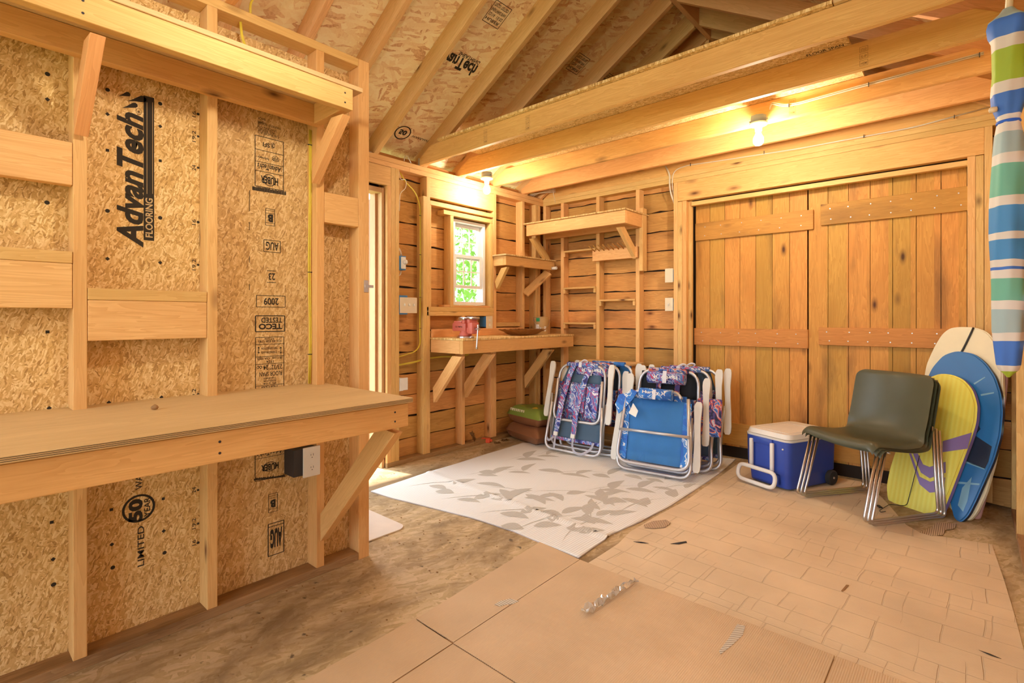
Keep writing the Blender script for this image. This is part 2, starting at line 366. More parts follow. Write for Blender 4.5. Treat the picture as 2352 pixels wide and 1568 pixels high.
def bx(bm, lo, hi, bev=0, mi=0, mw=None):
    v = [bm.verts.new((x, y, z)) for x in (lo[0], hi[0]) for y in (lo[1], hi[1]) for z in (lo[2], hi[2])]
    fs = []
    for q in ((0, 1, 3, 2), (4, 6, 7, 5), (0, 4, 5, 1), (2, 3, 7, 6), (0, 2, 6, 4), (1, 5, 7, 3)):
        f = bm.faces.new([v[i] for i in q]); f.material_index = mi; fs.append(f)
    if bev:
        es = list({e for f in fs for e in f.edges})
        r = bmesh.ops.bevel(bm, geom=es, offset=bev, segments=2, affect='EDGES', profile=.5, clamp_overlap=True)
        v = list({vv for f in fs if f.is_valid for vv in f.verts} | set(r['verts']))
        for f in r['faces']: f.material_index = mi
    if mw is not None: bmesh.ops.transform(bm, matrix=mw, verts=[x for x in v if x.is_valid])
    return v
def axis_matrix(c, ax):
    if ax == 0: R = Matrix()
    elif ax == 1: R = Matrix(((0, -1, 0), (1, 0, 0), (0, 0, 1))).to_4x4()
    else: R = Matrix(((0, 0, -1), (0, 1, 0), (1, 0, 0))).to_4x4()
    return Matrix.Translation(c) @ R
def lumber(name, lo, hi, mat='stud', parent=None, bev=.0025, ax=None):
    lo = Vector(lo); hi = Vector(hi); lo, hi = Vector(map(min, lo, hi)), Vector(map(max, lo, hi))
    c = (lo+hi)/2; d = hi-lo
    if ax is None: ax = max(range(3), key=lambda i: d[i])
    h = [d[0]/2, d[1]/2, d[2]/2]
    if ax == 1: h = [d[1]/2, d[0]/2, d[2]/2]
    if ax == 2: h = [d[2]/2, d[1]/2, d[0]/2]
    bm = bmesh.new(); bx(bm, [-x for x in h], h, min(bev, min(h)*.4))
    return obj(name, bm, mat, parent, axis_matrix(c, ax))
def frame(A, B, up):
    A = Vector(A); B = Vector(B); x = (B-A).normalized(); z = Vector(up); z = (z-x*z.dot(x)).normalized(); y = z.cross(x)
    m = Matrix((x, y, z)).transposed().to_4x4(); m.translation = (A+B)/2; return m
def beam(name, A, B, w, h, up, mat='stud', parent=None, cutA=0, cutB=0, bev=.002):
    """board from A to B, w across, h along 'up'; cut = skew of the end faces (length / height)"""
    l = (Vector(B)-Vector(A)).length/2; bm = bmesh.new()
    vs = bx(bm, (-l, -w/2, -h/2), (l, w/2, h/2), bev)
    for v in vs:
        if not v.is_valid: continue
        if v.co.x < 0: v.co.x += cutA*v.co.z
        else: v.co.x += cutB*v.co.z
    return obj(name, bm, mat, parent, frame(A, B, up))
def fillet(pts, r, seg=5, closed=False):
    out = []; n = len(pts); pts = [Vector(p) for p in pts]
    for i in range(n):
        if not closed and i in (0, n-1): out.append(pts[i]); continue
        a, b, c = pts[i-1], pts[i], pts[(i+1) % n]
        u = (a-b); w = (c-b); rr = min(r, u.length*.48, w.length*.48)
        p0 = b+u.normalized()*rr; p1 = b+w.normalized()*rr
        for k in range(seg+1):
            t = k/seg; out.append((p0*(1-t)+b*t)*(1-t)+(b*(1-t)+p1*t)*t)
    return out
def tube(bm, pts, r, seg=8, closed=False, mi=0, flat=1.0):
    pts = [Vector(p) for p in pts]; n = len(pts); rings = []
    t0 = (pts[1]-pts[0]).normalized(); up = Vector((0, 0, 1)) if abs(t0.z) < .9 else Vector((0, 1, 0))
    nr = (up-t0*up.dot(t0)).normalized()
    for i in range(n):
        if closed: t = (pts[(i+1) % n]-pts[i-1])
        else: t = pts[min(i+1, n-1)]-pts[max(i-1, 0)]
        if t.length < 1e-9: t = t0
        t.normalize(); nr = (nr-t*nr.dot(t)).normalized(); bi = t.cross(nr)
        rr = r[i] if isinstance(r, (list, tuple)) else r
        rings.append([bm.verts.new(pts[i]+nr*math.cos(2*PI*k/seg)*rr*flat+bi*math.sin(2*PI*k/seg)*rr) for k in range(seg)])
    m = n if closed else n-1
    for i in range(m):
        a, b = rings[i], rings[(i+1) % n]
        for k in range(seg):
            f = bm.faces.new((a[k], a[(k+1) % seg], b[(k+1) % seg], b[k])); f.smooth = True; f.material_index = mi
    if not closed:
        for q in (rings[0], list(reversed(rings[-1]))):
            f = bm.faces.new(q); f.material_index = mi
def tube_obj(name, pts, r, mat, parent=None, mw=None, closed=False, seg=8, flat=1.0):
    bm = bmesh.new(); tube(bm, pts, r, seg, closed, flat=flat); return obj(name, bm, mat, parent, mw)
def lathe(bm, prof, seg=20, mi=0, mw=None, wob=None):
    rings = []
    for (r, z) in prof:
        ring = []
        for k in range(seg):
            a = 2*PI*k/seg; rr = r*(wob(a, z) if wob else 1); p = Vector((rr*math.cos(a), rr*math.sin(a), z))
            ring.append(bm.verts.new(mw @ p if mw is not None else p))
        rings.append(ring)
    for a, b in zip(rings, rings[1:]):
        for k in range(seg):
            f = bm.faces.new((a[k], a[(k+1) % seg], b[(k+1) % seg], b[k])); f.smooth = True; f.material_index = mi
    for q in (rings[0], rings[-1]):
        try: f = bm.faces.new(q); f.material_index = mi
        except Exception: pass
def prism(bm, pts, nrm, th, mi=0):
    """flat outline given in 3-D, given thickness against the normal"""
    nrm = Vector(nrm).normalized()
    a = [bm.verts.new(Vector(p)) for p in pts]; b = [bm.verts.new(Vector(p)-nrm*th) for p in pts]
    f = bm.faces.new(a); f.material_index = mi; f2 = bm.faces.new(list(reversed(b))); f2.material_index = mi; n = len(a)
    for i in range(n):
        q = bm.faces.new((a[i], b[i], b[(i+1) % n], a[(i+1) % n])); q.material_index = mi
    return a, b
def rrect(w, h, r, seg=4, cx=0, cy=0):
    out = []
    for (sx, sy, a0) in ((1, 1, 0), (-1, 1, 90), (-1, -1, 180), (1, -1, 270)):
        for k in range(seg+1):
            a = math.radians(a0+90*k/seg); out.append((cx+sx*(w/2-r)+r*math.cos(a), cy+sy*(h/2-r)+r*math.sin(a)))
    return out
def screws(pts, axis, r, h, mat, parent, mw=None):
    bm = bmesh.new(); lathe(bm, [(r, -h), (r, h)], 8); me = None
    rot = {'x': Matrix.Rotation(PI/2, 4, 'Y'), 'y': Matrix.Rotation(PI/2, 4, 'X')}[axis]
    for p in pts:
        m_ = Matrix.Translation(p) @ rot
        if me is None: o = obj('screw_head', bm, mat, parent, m_); me = o.data
        else: obj('screw_head', me, None, parent, m_)

def text_mesh(body, bold=0.0, shear=0.0):
    key = (body, bold, shear)
    cu = bpy.data.curves.new('lettering', 'FONT'); cu.body = body; cu.offset = bold; cu.shear = shear; cu.resolution_u = 3
    t = bpy.data.objects.new('lettering', cu); COL.objects.link(t)
    dg = bpy.context.evaluated_depsgraph_get(); dg.update()
    me = bpy.data.meshes.new_from_object(t.evaluated_get(dg)); bpy.data.objects.remove(t); bpy.data.curves.remove(cu)
    return me
def text(bm, body, o, xd, yd, length, height, bold=.01, shear=0, mi=0, mirror=False):
    """lettering fitted into length x height with its lower left corner at o"""
    me = text_mesh(body, bold, shear)
    if not me.vertices: return
    xs = [v.co.x for v in me.vertices]; ys = [v.co.y for v in me.vertices]
    x0, x1, y0, y1 = min(xs), max(xs), min(ys), max(ys)
    o = Vector(o); xd = Vector(xd).normalized(); yd = Vector(yd).normalized()
    vs = []
    for v in me.vertices:
        fx = (v.co.x-x0)/max(1e-6, x1-x0); fy = (v.co.y-y0)/max(1e-6, y1-y0)
        if mirror: fx = 1-fx
        vs.append(bm.verts.new(o+xd*fx*length+yd*fy*height))
    for p in me.polygons:
        try: f = bm.faces.new([vs[i] for i in p.vertices]); f.material_index = mi
        except Exception: pass
    bpy.data.meshes.remove(me)

# ------------------------------------------------------------------ key planes
XP = -2.249; XO = XP-.089        # near partition: stud faces, board face
XW = -3.45; XS = XW-.089         # far left wall
YD = 4.39; YS = YD+.089          # end wall with the double doors
XR = .18                         # right wall stud faces
ZT = 2.46                        # top of the plates
RX = -1.65; SL = .60             # ridge line, roof slope
YB = -2.6                        # rear end of the modelled room
def roofz(x): return ZT+SL*(x-XW) if x < RX else ZT+SL*((2*RX-XW)-x)

# ------------------------------------------------------------------ floor, ground, roof
bm = bmesh.new(); bx(bm, (XS-.03, YB, -.05), (XR+.12, 4.60, 0)); floor = struct(obj('floor', bm, 'floor'), 'worn brown strand-board floor of the shed')
bm = bmesh.new(); bx(bm, (-30, -25, -.35), (20, 25, -.30)); struct(obj('ground', bm, 'ground'), 'grassy ground outside the shed')
ceil = empty_struct('ceiling', (RX, 2, 3.5), 'pitched roof of strand board on wooden rafters')
dpt = .14/math.cos(math.atan(SL))
for side in (-1, 1):
    x0 = RX+side*2.15; x1 = RX
    z0 = roofz(x0)+dpt; z1 = ZT+SL*(RX-XW)+dpt
    Lr = math.hypot(x1-x0, z1-z0)
    mw = frame((x0, (YB+4.7)/2, z0), (x1, (YB+4.7)/2, z1), (0, 0, 1))
    bm = bmesh.new(); bx(bm, (-Lr/2, -(4.7-YB)/2, 0), (Lr/2, (4.7-YB)/2, .014))
    obj('roof_sheathing', bm, 'roofosb', ceil, mw)
rafY = [1.49-.41*k for k in range(1, 10)]+[1.49, 1.89, 2.32, 2.80, 3.242, 3.707, 4.127, 4.38]
for y in rafY:
    for side in (-1, 1):
        xa = RX+side*2.12; xb = RX+side*.02
        off = .07/math.cos(math.atan(SL))
        beam('rafter', (xa, y-.019, roofz(xa)+off), (xb, y-.019, roofz(xb)+off), .038, .14, (0, 0, 1), 'rafter', ceil, cutB=(SL))
lumber('ridge_board', (RX-.019, YB, ZT+SL*(RX-XW)-.005), (RX+.019, 4.48, ZT+SL*(RX-XW)+.16), 'rafter', ceil)

# ------------------------------------------------------------------ plank walls
def planks(name, length, segs, nrows, h, th, mat, parent, mw, gap=.005, rag=.013, z0=0):
    """rows stacked on local z, running on local x; segs(row) -> list of (x0, x1)"""
    bm = bmesh.new()
    for r in range(nrows):
        zb = z0+r*h+gap/2; zt = z0+(r+1)*h-gap/2
        for (a, b) in segs(r, zb, zt):
            n = max(1, int((b-a)/.09)); lo = []; hi = []
            for i in range(n+1):
                x = a+(b-a)*i/n; jb = random.random()**2*rag; jt = random.random()**3*rag*.6
                lo.append((x, zb+jb)); hi.append((x, zt-jt))
            F = [[bm.verts.new((x, y, z)) for x, z in row] for row in (lo, hi) for y in (0, th)]
            l0, l1, h0, h1 = F
            for i in range(n):
                bm.faces.new((l0[i], l0[i+1], h0[i+1], h0[i])); bm.faces.new((h0[i], h0[i+1], h1[i+1], h1[i]))
                bm.faces.new((l1[i], h1[i], h1[i+1], l1[i+1])); bm.faces.new((l0[i], l1[i], l1[i+1], l0[i+1]))
            bm.faces.new((l0[0], h0[0], h1[0], l1[0])); bm.faces.new((l0[n], l1[n], h1[n], h0[n]))
    return obj(name, bm, mat, parent, mw)
def cutseg(a, b, holes, zb, zt):
    segs = [(a, b)]
    for (h0, h1, k0, k1) in holes:
        if zt > k0+.02 and zb < k1-.02:
            new = []
            for s in segs:
                if h1 <= s[0] or h0 >= s[1]: new.append(s); continue
                if h0 > s[0]: new.append((s[0], h0))
                if h1 < s[1]: new.append((h1, s[1]))
            segs = new
    return segs

# ---- far left wall: entry door opening and a small window
DOY = (1.50, 2.395); DOZ = 2.215
WY = (3.13, 3.55); WZ = (1.30, 2.085)
wl = empty_struct('wall_left', (XS, 3, 0), 'far left plank wall with open studs, entry opening and small window')
holesW = [(DOY[0], DOY[1], -.1, DOZ), (WY[0], WY[1], WZ[0], WZ[1])]
mwW = Matrix.Translation((XS, YB, 0)) @ Matrix.Rotation(PI/2, 4, 'Z')    # local x -> +Y, local y -> -X
hl = [(a-YB, b-YB, c, d) for a, b, c, d in holesW]
planks('siding', 0, lambda r, zb, zt: cutseg(0, 4.58-YB, hl, zb, zt), 14, .18, .02, 'siding', wl, mwW)
bm = bmesh.new()
for (a, b, c, d) in ((YB, DOY[0], 0, 2.52), (DOY[0], DOY[1], DOZ, 2.52), (DOY[1], WY[0], 0, 2.52), (WY[0], WY[1], 0, WZ[0]), (WY[0], WY[1], WZ[1], 2.52), (WY[1], 4.58, 0, 2.52)):
    bx(bm, (XS-.032, a, c), (XS-.021, b, d))
obj('light_stop_backing', bm, 'dark', wl)  # added dark sheet behind the planks, keeps outside light from leaking in
def ystud(y1, z0=.038, z1=ZT-.076, w=.038, mat='stud', parent=None, x=XW, d=.089):
    lumber('stud', (x-d, y1-w, z0), (x, y1, z1), mat, parent)
for y in (2.44, 2.478, 2.517): ystud(y, .038 if y > 2.47 else 0, ZT-.076 if y > 2.47 else 2.235, parent=wl)
ystud(2.836, parent=wl); ystud(2.80, .038, 2.215, parent=wl)
ystud(3.241, .038, 1.205, parent=wl)
ystud(3.657, parent=wl); ystud(3.619, .038, 1.205, parent=wl)
ystud(4.083, parent=wl); ystud(4.343, parent=wl); ystud(4.30, parent=wl)
for y in (-2.2, -1.8, -1.4, -1.0, -.6, -.2, .2, .6, 1.0, 1.40): ystud(y, parent=wl)
lumber('sole_plate', (XW-.089, 2.40, 0), (XW+.002, YD, .038), 'dusty', wl)
lumber('sole_plate', (XW-.089, YB, 0), (XW, 1.5, .038), 'dusty', wl)
lumber('top_plate', (XW-.089, YB, ZT-.076), (XW, 2.62, ZT-.039), 'stud', wl)
lumber('top_plate', (XW-.089, 2.62, ZT-.076), (XW, YD+.09, ZT-.039), 'stud', wl)
lumber('top_plate', (XW-.089, YB, ZT-.038), (XW, 3.1, ZT), 'stud', wl)
lumber('top_plate', (XW-.089, 3.1, ZT-.038), (XW, YD+.09, ZT), 'stud', wl)
lumber('header', (XW-.04, 1.45, 2.235), (XW-.002, 2.476, ZT-.078), 'stud', wl)
lumber('header', (XW-.04, 2.80, 2.215), (XW-.001, 3.655, ZT-.078), 'stud', wl)
# window rough framing
lumber('sill_plate', (XW-.089, 2.80, 1.205), (XW, 3.619, 1.243), 'stud', wl)
lumber('sill_plate', (XW-.089, 2.80, 1.244), (XW, 3.619, 1.282), 'stud', wl)
lumber('head_plate', (XW-.089, 2.838, 2.152), (XW-.003, 3.618, 2.190), 'stud', wl)
lumber('head_plate', (XW-.089, 2.99, 2.096), (XW-.002, 3.600, 2.134), 'stud', wl)
lumber('jack_stud', (XW-.089, 3.065, 1.283), (XW, 3.103, 2.095), 'stud', wl)
lumber('jack_stud', (XW-.089, 3.575, 1.283), (XW-.001, 3.613, 2.095), 'stud', wl)
lumber('jack_stud', (XW-.089, 2.838, 1.283), (XW-.004, 2.852, 2.15), 'stud', wl)
lumber('sill_board', (XW-.089, 3.0, 1.283), (XW-.006, 3.573, 1.302), 'beechrail', wl)
lumber('blocking', (XW-.089, 3.66, 1.10), (XW-.03, 4.043, 1.14), 'stud', wl)

# ---- end wall with the double doors
wb = empty_struct('wall_back', (-1.6, YS, 0), 'end wall of rough planks and studs around double plank doors')
mwD = Matrix.Translation((XS-.02, YS, 0))
planks('siding', 0, lambda r, zb, zt: [(0, -1.87-(XS-.02))], 14, .18, .02, 'siding', wb, mwD)
planks('siding', 0, lambda r, zb, zt: [(0, .20)], 14, .18, .02, 'siding', wb, Matrix.Translation((.06, YS, 0)))
bm = bmesh.new(); bx(bm, (XS-.03, YS+.021, 0), (-1.88, YS+.03, 2.6)); obj('light_stop_backing', bm, 'dark', wb)  # added sheet as on the left wall, stops light between planks
def xstud(x0, z0=.038, z1=ZT-.076, w=.038, mat='stud', y=YD):
    lumber('stud', (x0, y, z0), (x0+w, y+.089, z1), mat, wb)
xstud(-3.45); xstud(-3.215); xstud(-2.783); xstud(-2.35); xstud(-1.979); xstud(-1.940, z1=2.21); xstud(.02, z1=2.21); xstud(.06)
lumber('stud', (-2.30, YD-.03, 1.62), (-2.262, YD+.05, 2.20), 'stud', wb)
lumber('sole_plate', (XW, YD, 0), (-1.90, YD+.089, .038), 'dusty', wb)
for z in (ZT-.076, ZT-.038): lumber('top_plate', (XW, YD-.002+(.002 if z < 2.4 else 0), z), (XR, YD+.089, z+.0375), 'stud', wb)
lumber('header', (-1.94, YD-.001, 2.214), (.06, YD+.06, ZT-.077), 'joist', wb)
lumber('rim_joist', (XW, YD+.01, ZT+.001), (XR, YD+.048, ZT+.14), 'joist', wb)
lumber('blocking', (-3.177, YD+.02, 2.20), (-2.783, YD+.06, 2.24), 'stud', wb)
# upper gable behind the loft
bm = bmesh.new(); gz = lambda x: roofz(x)+.02
prism(bm, [(XS, YS, ZT+.0), (XR+.1, YS, ZT+.0), (XR+.1, YS, gz(XR+.1)+.1), (RX, YS, gz(RX)+.15), (XS, YS, gz(XS)+.1)], (0, -1, 0), .02)
obj('gable_panel', bm, 'osb2', wb)
lumber('gable_post', (RX-.04, YD-.03, ZT+.15), (RX-.002, YD+.05, 3.53), 'stud', wb)
# door jambs, stops, track
lumber('jamb', (-1.902, YD+.005, 0), (-1.865, YD+.13, 2.213), 'beechrail', wb)
lumber('jamb', (-1.865, YD+.05, 0), (-1.835, YD+.085, 2.213), 'stud', wb)
lumber('jamb', (-.02, YD-.001, 0), (.019, YD+.13, 2.213), 'stud', wb)
lumber('head_stop', (-1.83, YD+.03, 2.165), (-.02, YD+.075, 2.20), 'stud', wb)
bm = bmesh.new(); bx(bm, (-1.90, YS+.076, 0), (.15, YS+.11, .12)); obj('sill_board', bm, 'dark', wb)
bm = bmesh.new(); bx(bm, (-1.95, YS+.112, 0), (.30, YS+.125, 2.5)); obj('light_stop_backing', bm, 'dark', wb)  # added dark sheet outside the doors, blocks light around the leaves

# plank doors: boards stand upright, so local x of the mesh points up
def plank_door(name, x0, x1, label):
    d = empty_struct(name, ((x0+x1)/2, YS+.04, .1), label)
    wd_ = x1-x0; mw = Matrix(((0, 0, 1, x0), (0, 1, 0, YS+.045), (1, 0, 0, .10), (0, 0, 0, 1)))
    n = 7; h = wd_/n
    planks('plank_panel', 0, lambda r, zb, zt: [(0, 2.085)], n, h, .022, 'door', d, mw, gap=.003, rag=.0008)
    bm = bmesh.new(); bx(bm, (x0+.003, YS+.0675, .10), (x1-.003, YS+.072, 2.185)); obj('light_stop_backing', bm, 'dark', d)  # added sheet behind the door planks, shuts their gaps against light
    return d
YF = YS+.045
def rail(d, u0, v0t, v0b, u1, v1t, v1b, scr=6):
    a = onY(u0, v0t, YF-.02); b = onY(u0, v0b, YF-.02); c = onY(u1, v1t, YF-.02)
    zt = (a.z+c.z)/2; zb = zt-(a.z-b.z)
    o = lumber('rail', (a.x, YF-.021, zb), (c.x, YF-.0005, zt), 'rail', d)
    screws([(a.x+(c.x-a.x)*(i+.5)/scr+random.uniform(-.01, .01), YF-.0212, zb+(zt-zb)*k) for i in range(scr) for k in (.25, .75)], 'y', .0042, .0008, 'zinc', o)
d1 = plank_door('door_1', -1.833, -.952, 'left leaf of the orange pine plank doors, shorter rail')
rail(d1, 1597, 512.5, 552, 1868, 482, 526); rail(d1, 1594, 753, 791, 1856, 757, 800)
lumber('rail', (-1.83, YF-.021, .12), (-.955, YF-.0005, .30), 'rail', d1)
d2 = plank_door('door_2', -.945, -.022, 'right leaf of the orange pine plank doors, behind chair and boards')
rail(d2, 1885, 466, 514, 2233, 430, 481, 7); rail(d2, 1880, 755, 795, 2236, 752, 800, 7)
lumber('rail', (-.942, YF-.021, .12), (-.025, YF-.0005, .30), 'rail', d2)

# ---- right wall
wr = empty_struct('wall_right', (XR+.1, 2, 0), 'right wall of studs and dark boards')
mwR = Matrix.Translation((XR+.09, YB, 0)) @ Matrix.Rotation(PI/2, 4, 'Z') @ Matrix.Scale(-1, 4, (0, 1, 0))
planks('siding', 0, lambda r, zb, zt: [(0, 4.58-YB)], 14, .18, .02, 'siding', wr, mwR)
for y in (3.898, 4.368, 3.30, 2.82, 2.4, 2.0, 1.6, 1.2, .8, .4, 0., -.4, -.8, -1.2, -1.6, -2.0, -2.4):
    lumber('stud', (XR, y-.038, .038 if y != 3.898 else .0), (XR+.089, y, ZT-.076), 'stud', wr)
lumber('sole_plate', (XR, YB, 0), (XR+.089, 3.855, .038), 'dusty', wr)
lumber('sole_plate', (XR, 3.9, 0), (XR+.089, 4.39, .038), 'dusty', wr)
for z in (ZT-.076, ZT-.038): lumber('top_plate', (XR, YB, z), (XR+.089, 4.386, z+.0375), 'stud', wr)

# ------------------------------------------------------------------ near partition
pw = empty_struct('wall_partition', (XO, 0, 0), 'near partition of printed strand board between pine studs')
YE = 1.459
bm = bmesh.new(); bx(bm, (-.735, -1.215, -.006), (1.7, 1.215, .006))
def panel(y0, y1, mat):
    c = Vector((XO-.009, (y0+y1)/2, 1.2)); bm = bmesh.new(); bx(bm, (-(y1-y0)/2, -1.2, -.009), ((y1-y0)/2, 1.2, .009))
    mw = Matrix(((0, 0, 1, c.x), (1, 0, 0, c.y), (0, 1, 0, c.z), (0, 0, 0, 1)))
    return obj('board_panel', bm, mat, pw, mw)
bm.free()
panelL = panel(YB, .745, 'osb'); panelR = panel(.747, YE-.002, 'osb2')
PZ = ZT-.038
def pstud(y0, y1, z1=PZ, z0=.038): lumber('stud', (XP-.0885, y0, z0), (XP, y1, z1), 'beechrail' if random.random() < .4 else 'stud', pw)
pstud(.320, .358); pstud(.727, .765); pstud(1.182, 1.220)
for y in (-.09, -.5, -.9, -1.3, -1.7, -2.1): pstud(y-.038, y)
pstud(1.40, YE, ZT, 0)
lumber('sole_plate', (XP-.0885, YB, 0), (XP, 1.399, .038), 'dusty', pw)
lumber('top_plate', (XP-.0885, YB, ZT-.038), (XP, 1.399, ZT), 'stud', pw)

# printed marks on the panels.  xd/yd are the reading directions
bm = bmesh.new(); xo = XO+.0009
def P3(u, v): return onX(u, v, XO+.0009)
def quad(bm, y0, y1, z0, z1, x=xo, mi=0):
    bm.faces.new([bm.verts.new(p) for p in ((x, y0, z0), (x, y1, z0), (x, y1, z1), (x, y0, z1))]).material_index = mi
def upword(bm, body, uL, uR, v0, v1, bold=.02, shear=0, mi=0, x=xo):
    """reads bottom to top: v0 = lower row, v1 = upper row, uL..uR = width of the letters"""
    um = (uL+uR)/2; a = onX(um, v0, x); b = onX(um, v1, x); l = onX(uL, (v0+v1)/2, x); r = onX(uR, (v0+v1)/2, x)
    text(bm, body, (x, r.y, a.z), (0, 0, 1), (0, -1, 0), b.z-a.z, r.y-l.y, bold, shear, mi)
def downword(bm, body, uL, uR, vt, vb, bold=.01, shear=0, mi=0, x=xo):
    """turned half round: starts at the right, letters hang down"""
    l = onX(uL, (vt+vb)/2, x); r = onX(uR, (vt+vb)/2, x); um = (uL+uR)/2; t = onX(um, vt, x); b = onX(um, vb, x)
    text(bm, body, (x, r.y, t.z), (0, -1, 0), (0, 0, -1), r.y-l.y, t.z-b.z, bold, shear, mi)
upword(bm, 'AdvanTech', 268, 330, 566, 258, bold=.035, shear=.25)
a = P3(330, 555); b = P3(354, 215); quad(bm, a.y, b.y, P3(342, 552).z, P3(342, 222).z)
upword(bm, 'FLOORING', 334, 351, 545, 455, bold=.02, mi=1, x=xo+.0004)
a = P3(338, 445); b = P3(341, 235)
for (uu, w) in ((337, .8), (350, .8)):
    p = P3(uu, 445); q = P3(uu, 235); quad(bm, p.y, p.y+w*.0018, p.z, q.z, xo+.0004, 1)
for (tu, tv, bu, bv, w) in ((293, 232, 336, 226, .012), (272, 220, 299, 215, .008), (280, 248, 316, 240, .009)):      # leaves of the word mark
    a = P3(tu, tv); b = P3(bu, bv); d_ = Vector((0, b.y-a.y, b.z-a.z)); n_ = Vector((0, -d_.z, d_.y)).normalized(); pr_ = [(0, 0), (.35, .35), (.6, .75), (.8, 1), (.93, .8), (1, 0)]
    bm.faces.new([bm.verts.new(Vector((xo, a.y, a.z))+d_*t+n_*w*k) for t, k in pr_]+[bm.verts.new(Vector((xo, a.y, a.z))+d_*t-n_*w*k) for t, k in reversed(pr_[1:-1])])
def ringp(bm, cy, cz, ry, rz, w, seg=28, x=xo, mi=0):
    a = [bm.verts.new((x, cy+ry*math.cos(2*PI*k/seg), cz+rz*math.sin(2*PI*k/seg))) for k in range(seg)]
    b = [bm.verts.new((x, cy+(ry-w)*math.cos(2*PI*k/seg), cz+(rz-w)*math.sin(2*PI*k/seg))) for k in range(seg)]
    for k in range(seg): bm.faces.new((a[k], a[(k+1) % seg], b[(k+1) % seg], b[k])).material_index = mi
c = P3(319, 256); ringp(bm, c.y, c.z, .009, .012, .001); upword(bm, 'R', 316, 322, 259, 253, .01)
# 50 year limited warranty seal under the bench
c = P3(319, 1167); ringp(bm, c.y, c.z, .052, .052, .008)
upword(bm, '50', 295, 328, 1198, 1146, bold=.05); upword(bm, 'YEAR', 331, 345, 1186, 1142, bold=.015)
upword(bm, 'LIMITED', 316, 331, 1300, 1208, bold=.01); upword(bm, 'WARRANTY', 311, 327, 1124, 1020, bold=.01)
# nail-spacing marks
for (us, kind) in (((248,), 0), ((367,), 0)):
    for u in us:
        for v in (206, 262, 345, 484, 594): pass
marks = [(247, 206, 'o'), (247, 262, 'd'), (247, 345, 's'), (247, 484, 'o'), (247, 594, 'd'), (368, 238, 'o'), (368, 290, 'd'), (368, 369, 's'), (368, 500, 'o'), (368, 603, 'd'),
         (109, 170, 'o'), (109, 228, 'd'), (108, 465, 'o'), (109, 762, 's'), (113, 937, 'd'), (250, 924, 'd'), (371, 912, 'd'), (256, 1170, 's'), (375, 1145, 's'), (257, 1250, 'd'), (376, 1219, 'd'), (259, 1303, 'o'), (378, 1269, 'o'),
         (119, 1199, 's'), (122, 1284, 'd'), (123, 1342, 'o')]
for (u, v, k) in marks:
    c = P3(u, v); s = .0065; n = {'o': 10, 'd': 4, 's': 4}[k]; a0 = PI/4 if k == 's' else 0
    bm.faces.new([bm.verts.new((xo, c.y+s*math.cos(a0+2*PI*i/n)*1.1, c.z+s*math.sin(a0+2*PI*i/n)*1.1)) for i in range(n)])
for (v, t, k) in ((262, '16', 'o'), (313, '19.2', 'd'), (385, '24', 's'), (510, '16', 'o'), (608, '19.2', 'd'), (905, '19.2', 'd'), (1125, '24', 's'), (1202, '19.2', 'd'), (1246, '16', 'o')):
    h = 6*len(t)+1; upword(bm, t, 441, 450, v+h/2, v-h/2, .0)
    c = P3(455, v); s = .0055; n = {'o': 10, 'd': 4, 's': 4}[k]; a0 = PI/4 if k == 's' else 0
    bm.faces.new([bm.verts.new((xo, c.y+s*math.cos(a0+2*PI*i/n), c.z+s*math.sin(a0+2*PI*i/n))) for i in range(n)])
obj('printed_marks', bm, ['ink', 'straw'], panelL)
# stamps on the right hand panel, printed upside down
bm = bmesh.new()
def box_px(u0, u1, v0, v1, w=.0016, cuts=()):
    um = (u0+u1)/2; y0 = onX(u0, (v0+v1)/2, xo).y; y1 = onX(u1, (v0+v1)/2, xo).y; z1 = onX(um, v0, xo).z; z0 = onX(um, v1, xo).z
    quad(bm, y0-w, y0+w, z0, z1); quad(bm, y1-w, y1+w, z0, z1); quad(bm, y0, y1, z0-w*.8, z0+w*.8); quad(bm, y0, y1, z1-w*.8, z1+w*.8)
    for c_ in cuts: z = onX(um, c_, xo).z; quad(bm, y0, y1, z-w*.7, z+w*.7)
def stamp(v0, u0=587, u1=650):
    pass
box_px(586, 651, 318, 432, cuts=(349, 376, 397))
for i, (t, v) in enumerate((('BACK', 270), ('DOWN', 278), ('1/8 INCH AT', 306), ('ALL EDGES', 299), ('SPACING ON', 293), ('MARKED EDGES', 286))): downword(bm, t, 592, 592+7*len(t)*.62, v, v+5.5, .0)
downword(bm, 'SFI', 604, 620, 328, 338, .02); c = P3(627, 334); ringp(bm, c.y, c.z, .0085, .012, .0016); downword(bm, '3', 625, 630, 330, 339)
downword(bm, 'Performance', 592, 618, 360, 366); c = P3(633, 365); ringp(bm, c.y, c.z, .0155, .013, .0014); downword(bm, 'VIP', 626, 640, 361, 370, .01)
downword(bm, "AdvanTech's", 591, 646, 379, 392, .02, .3)
c = P3(619, 414); ringp(bm, c.y, c.z, .0285, .026, .003); downword(bm, 'HUBER', 599, 639, 406, 423, .035)
for i in range(40):
    u = 580+i*1.95; p = P3(u, 432+ (u-580)*.16); quad(bm, p.y-.001, p.y+.0022, p.z-.008, p.z+.006+random.random()*.006)
box_px(610, 631, 480, 518, .0012, (484, 490, 512)); downword(bm, 'B', 615, 627, 492, 510, .06)
box_px(606, 644, 552, 579, .0014); downword(bm, 'AUG', 611, 640, 556, 575, .02)
downword(bm, '23', 617, 632, 627, 643, .02)
for v in (621, 648): a = P3(613, v); b = P3(634, v); quad(bm, a.y, b.y, a.z-.0012, a.z+.0012)
box_px(589, 655, 679, 705, .0014); downword(bm, '2009', 606, 640, 684, 700, .02)
box_px(587, 654, 725, 761, .0024); downword(bm, 'TESTED', 600, 648, 729, 741, .02); downword(bm, 'TECO', 594, 648, 743, 756, .04)
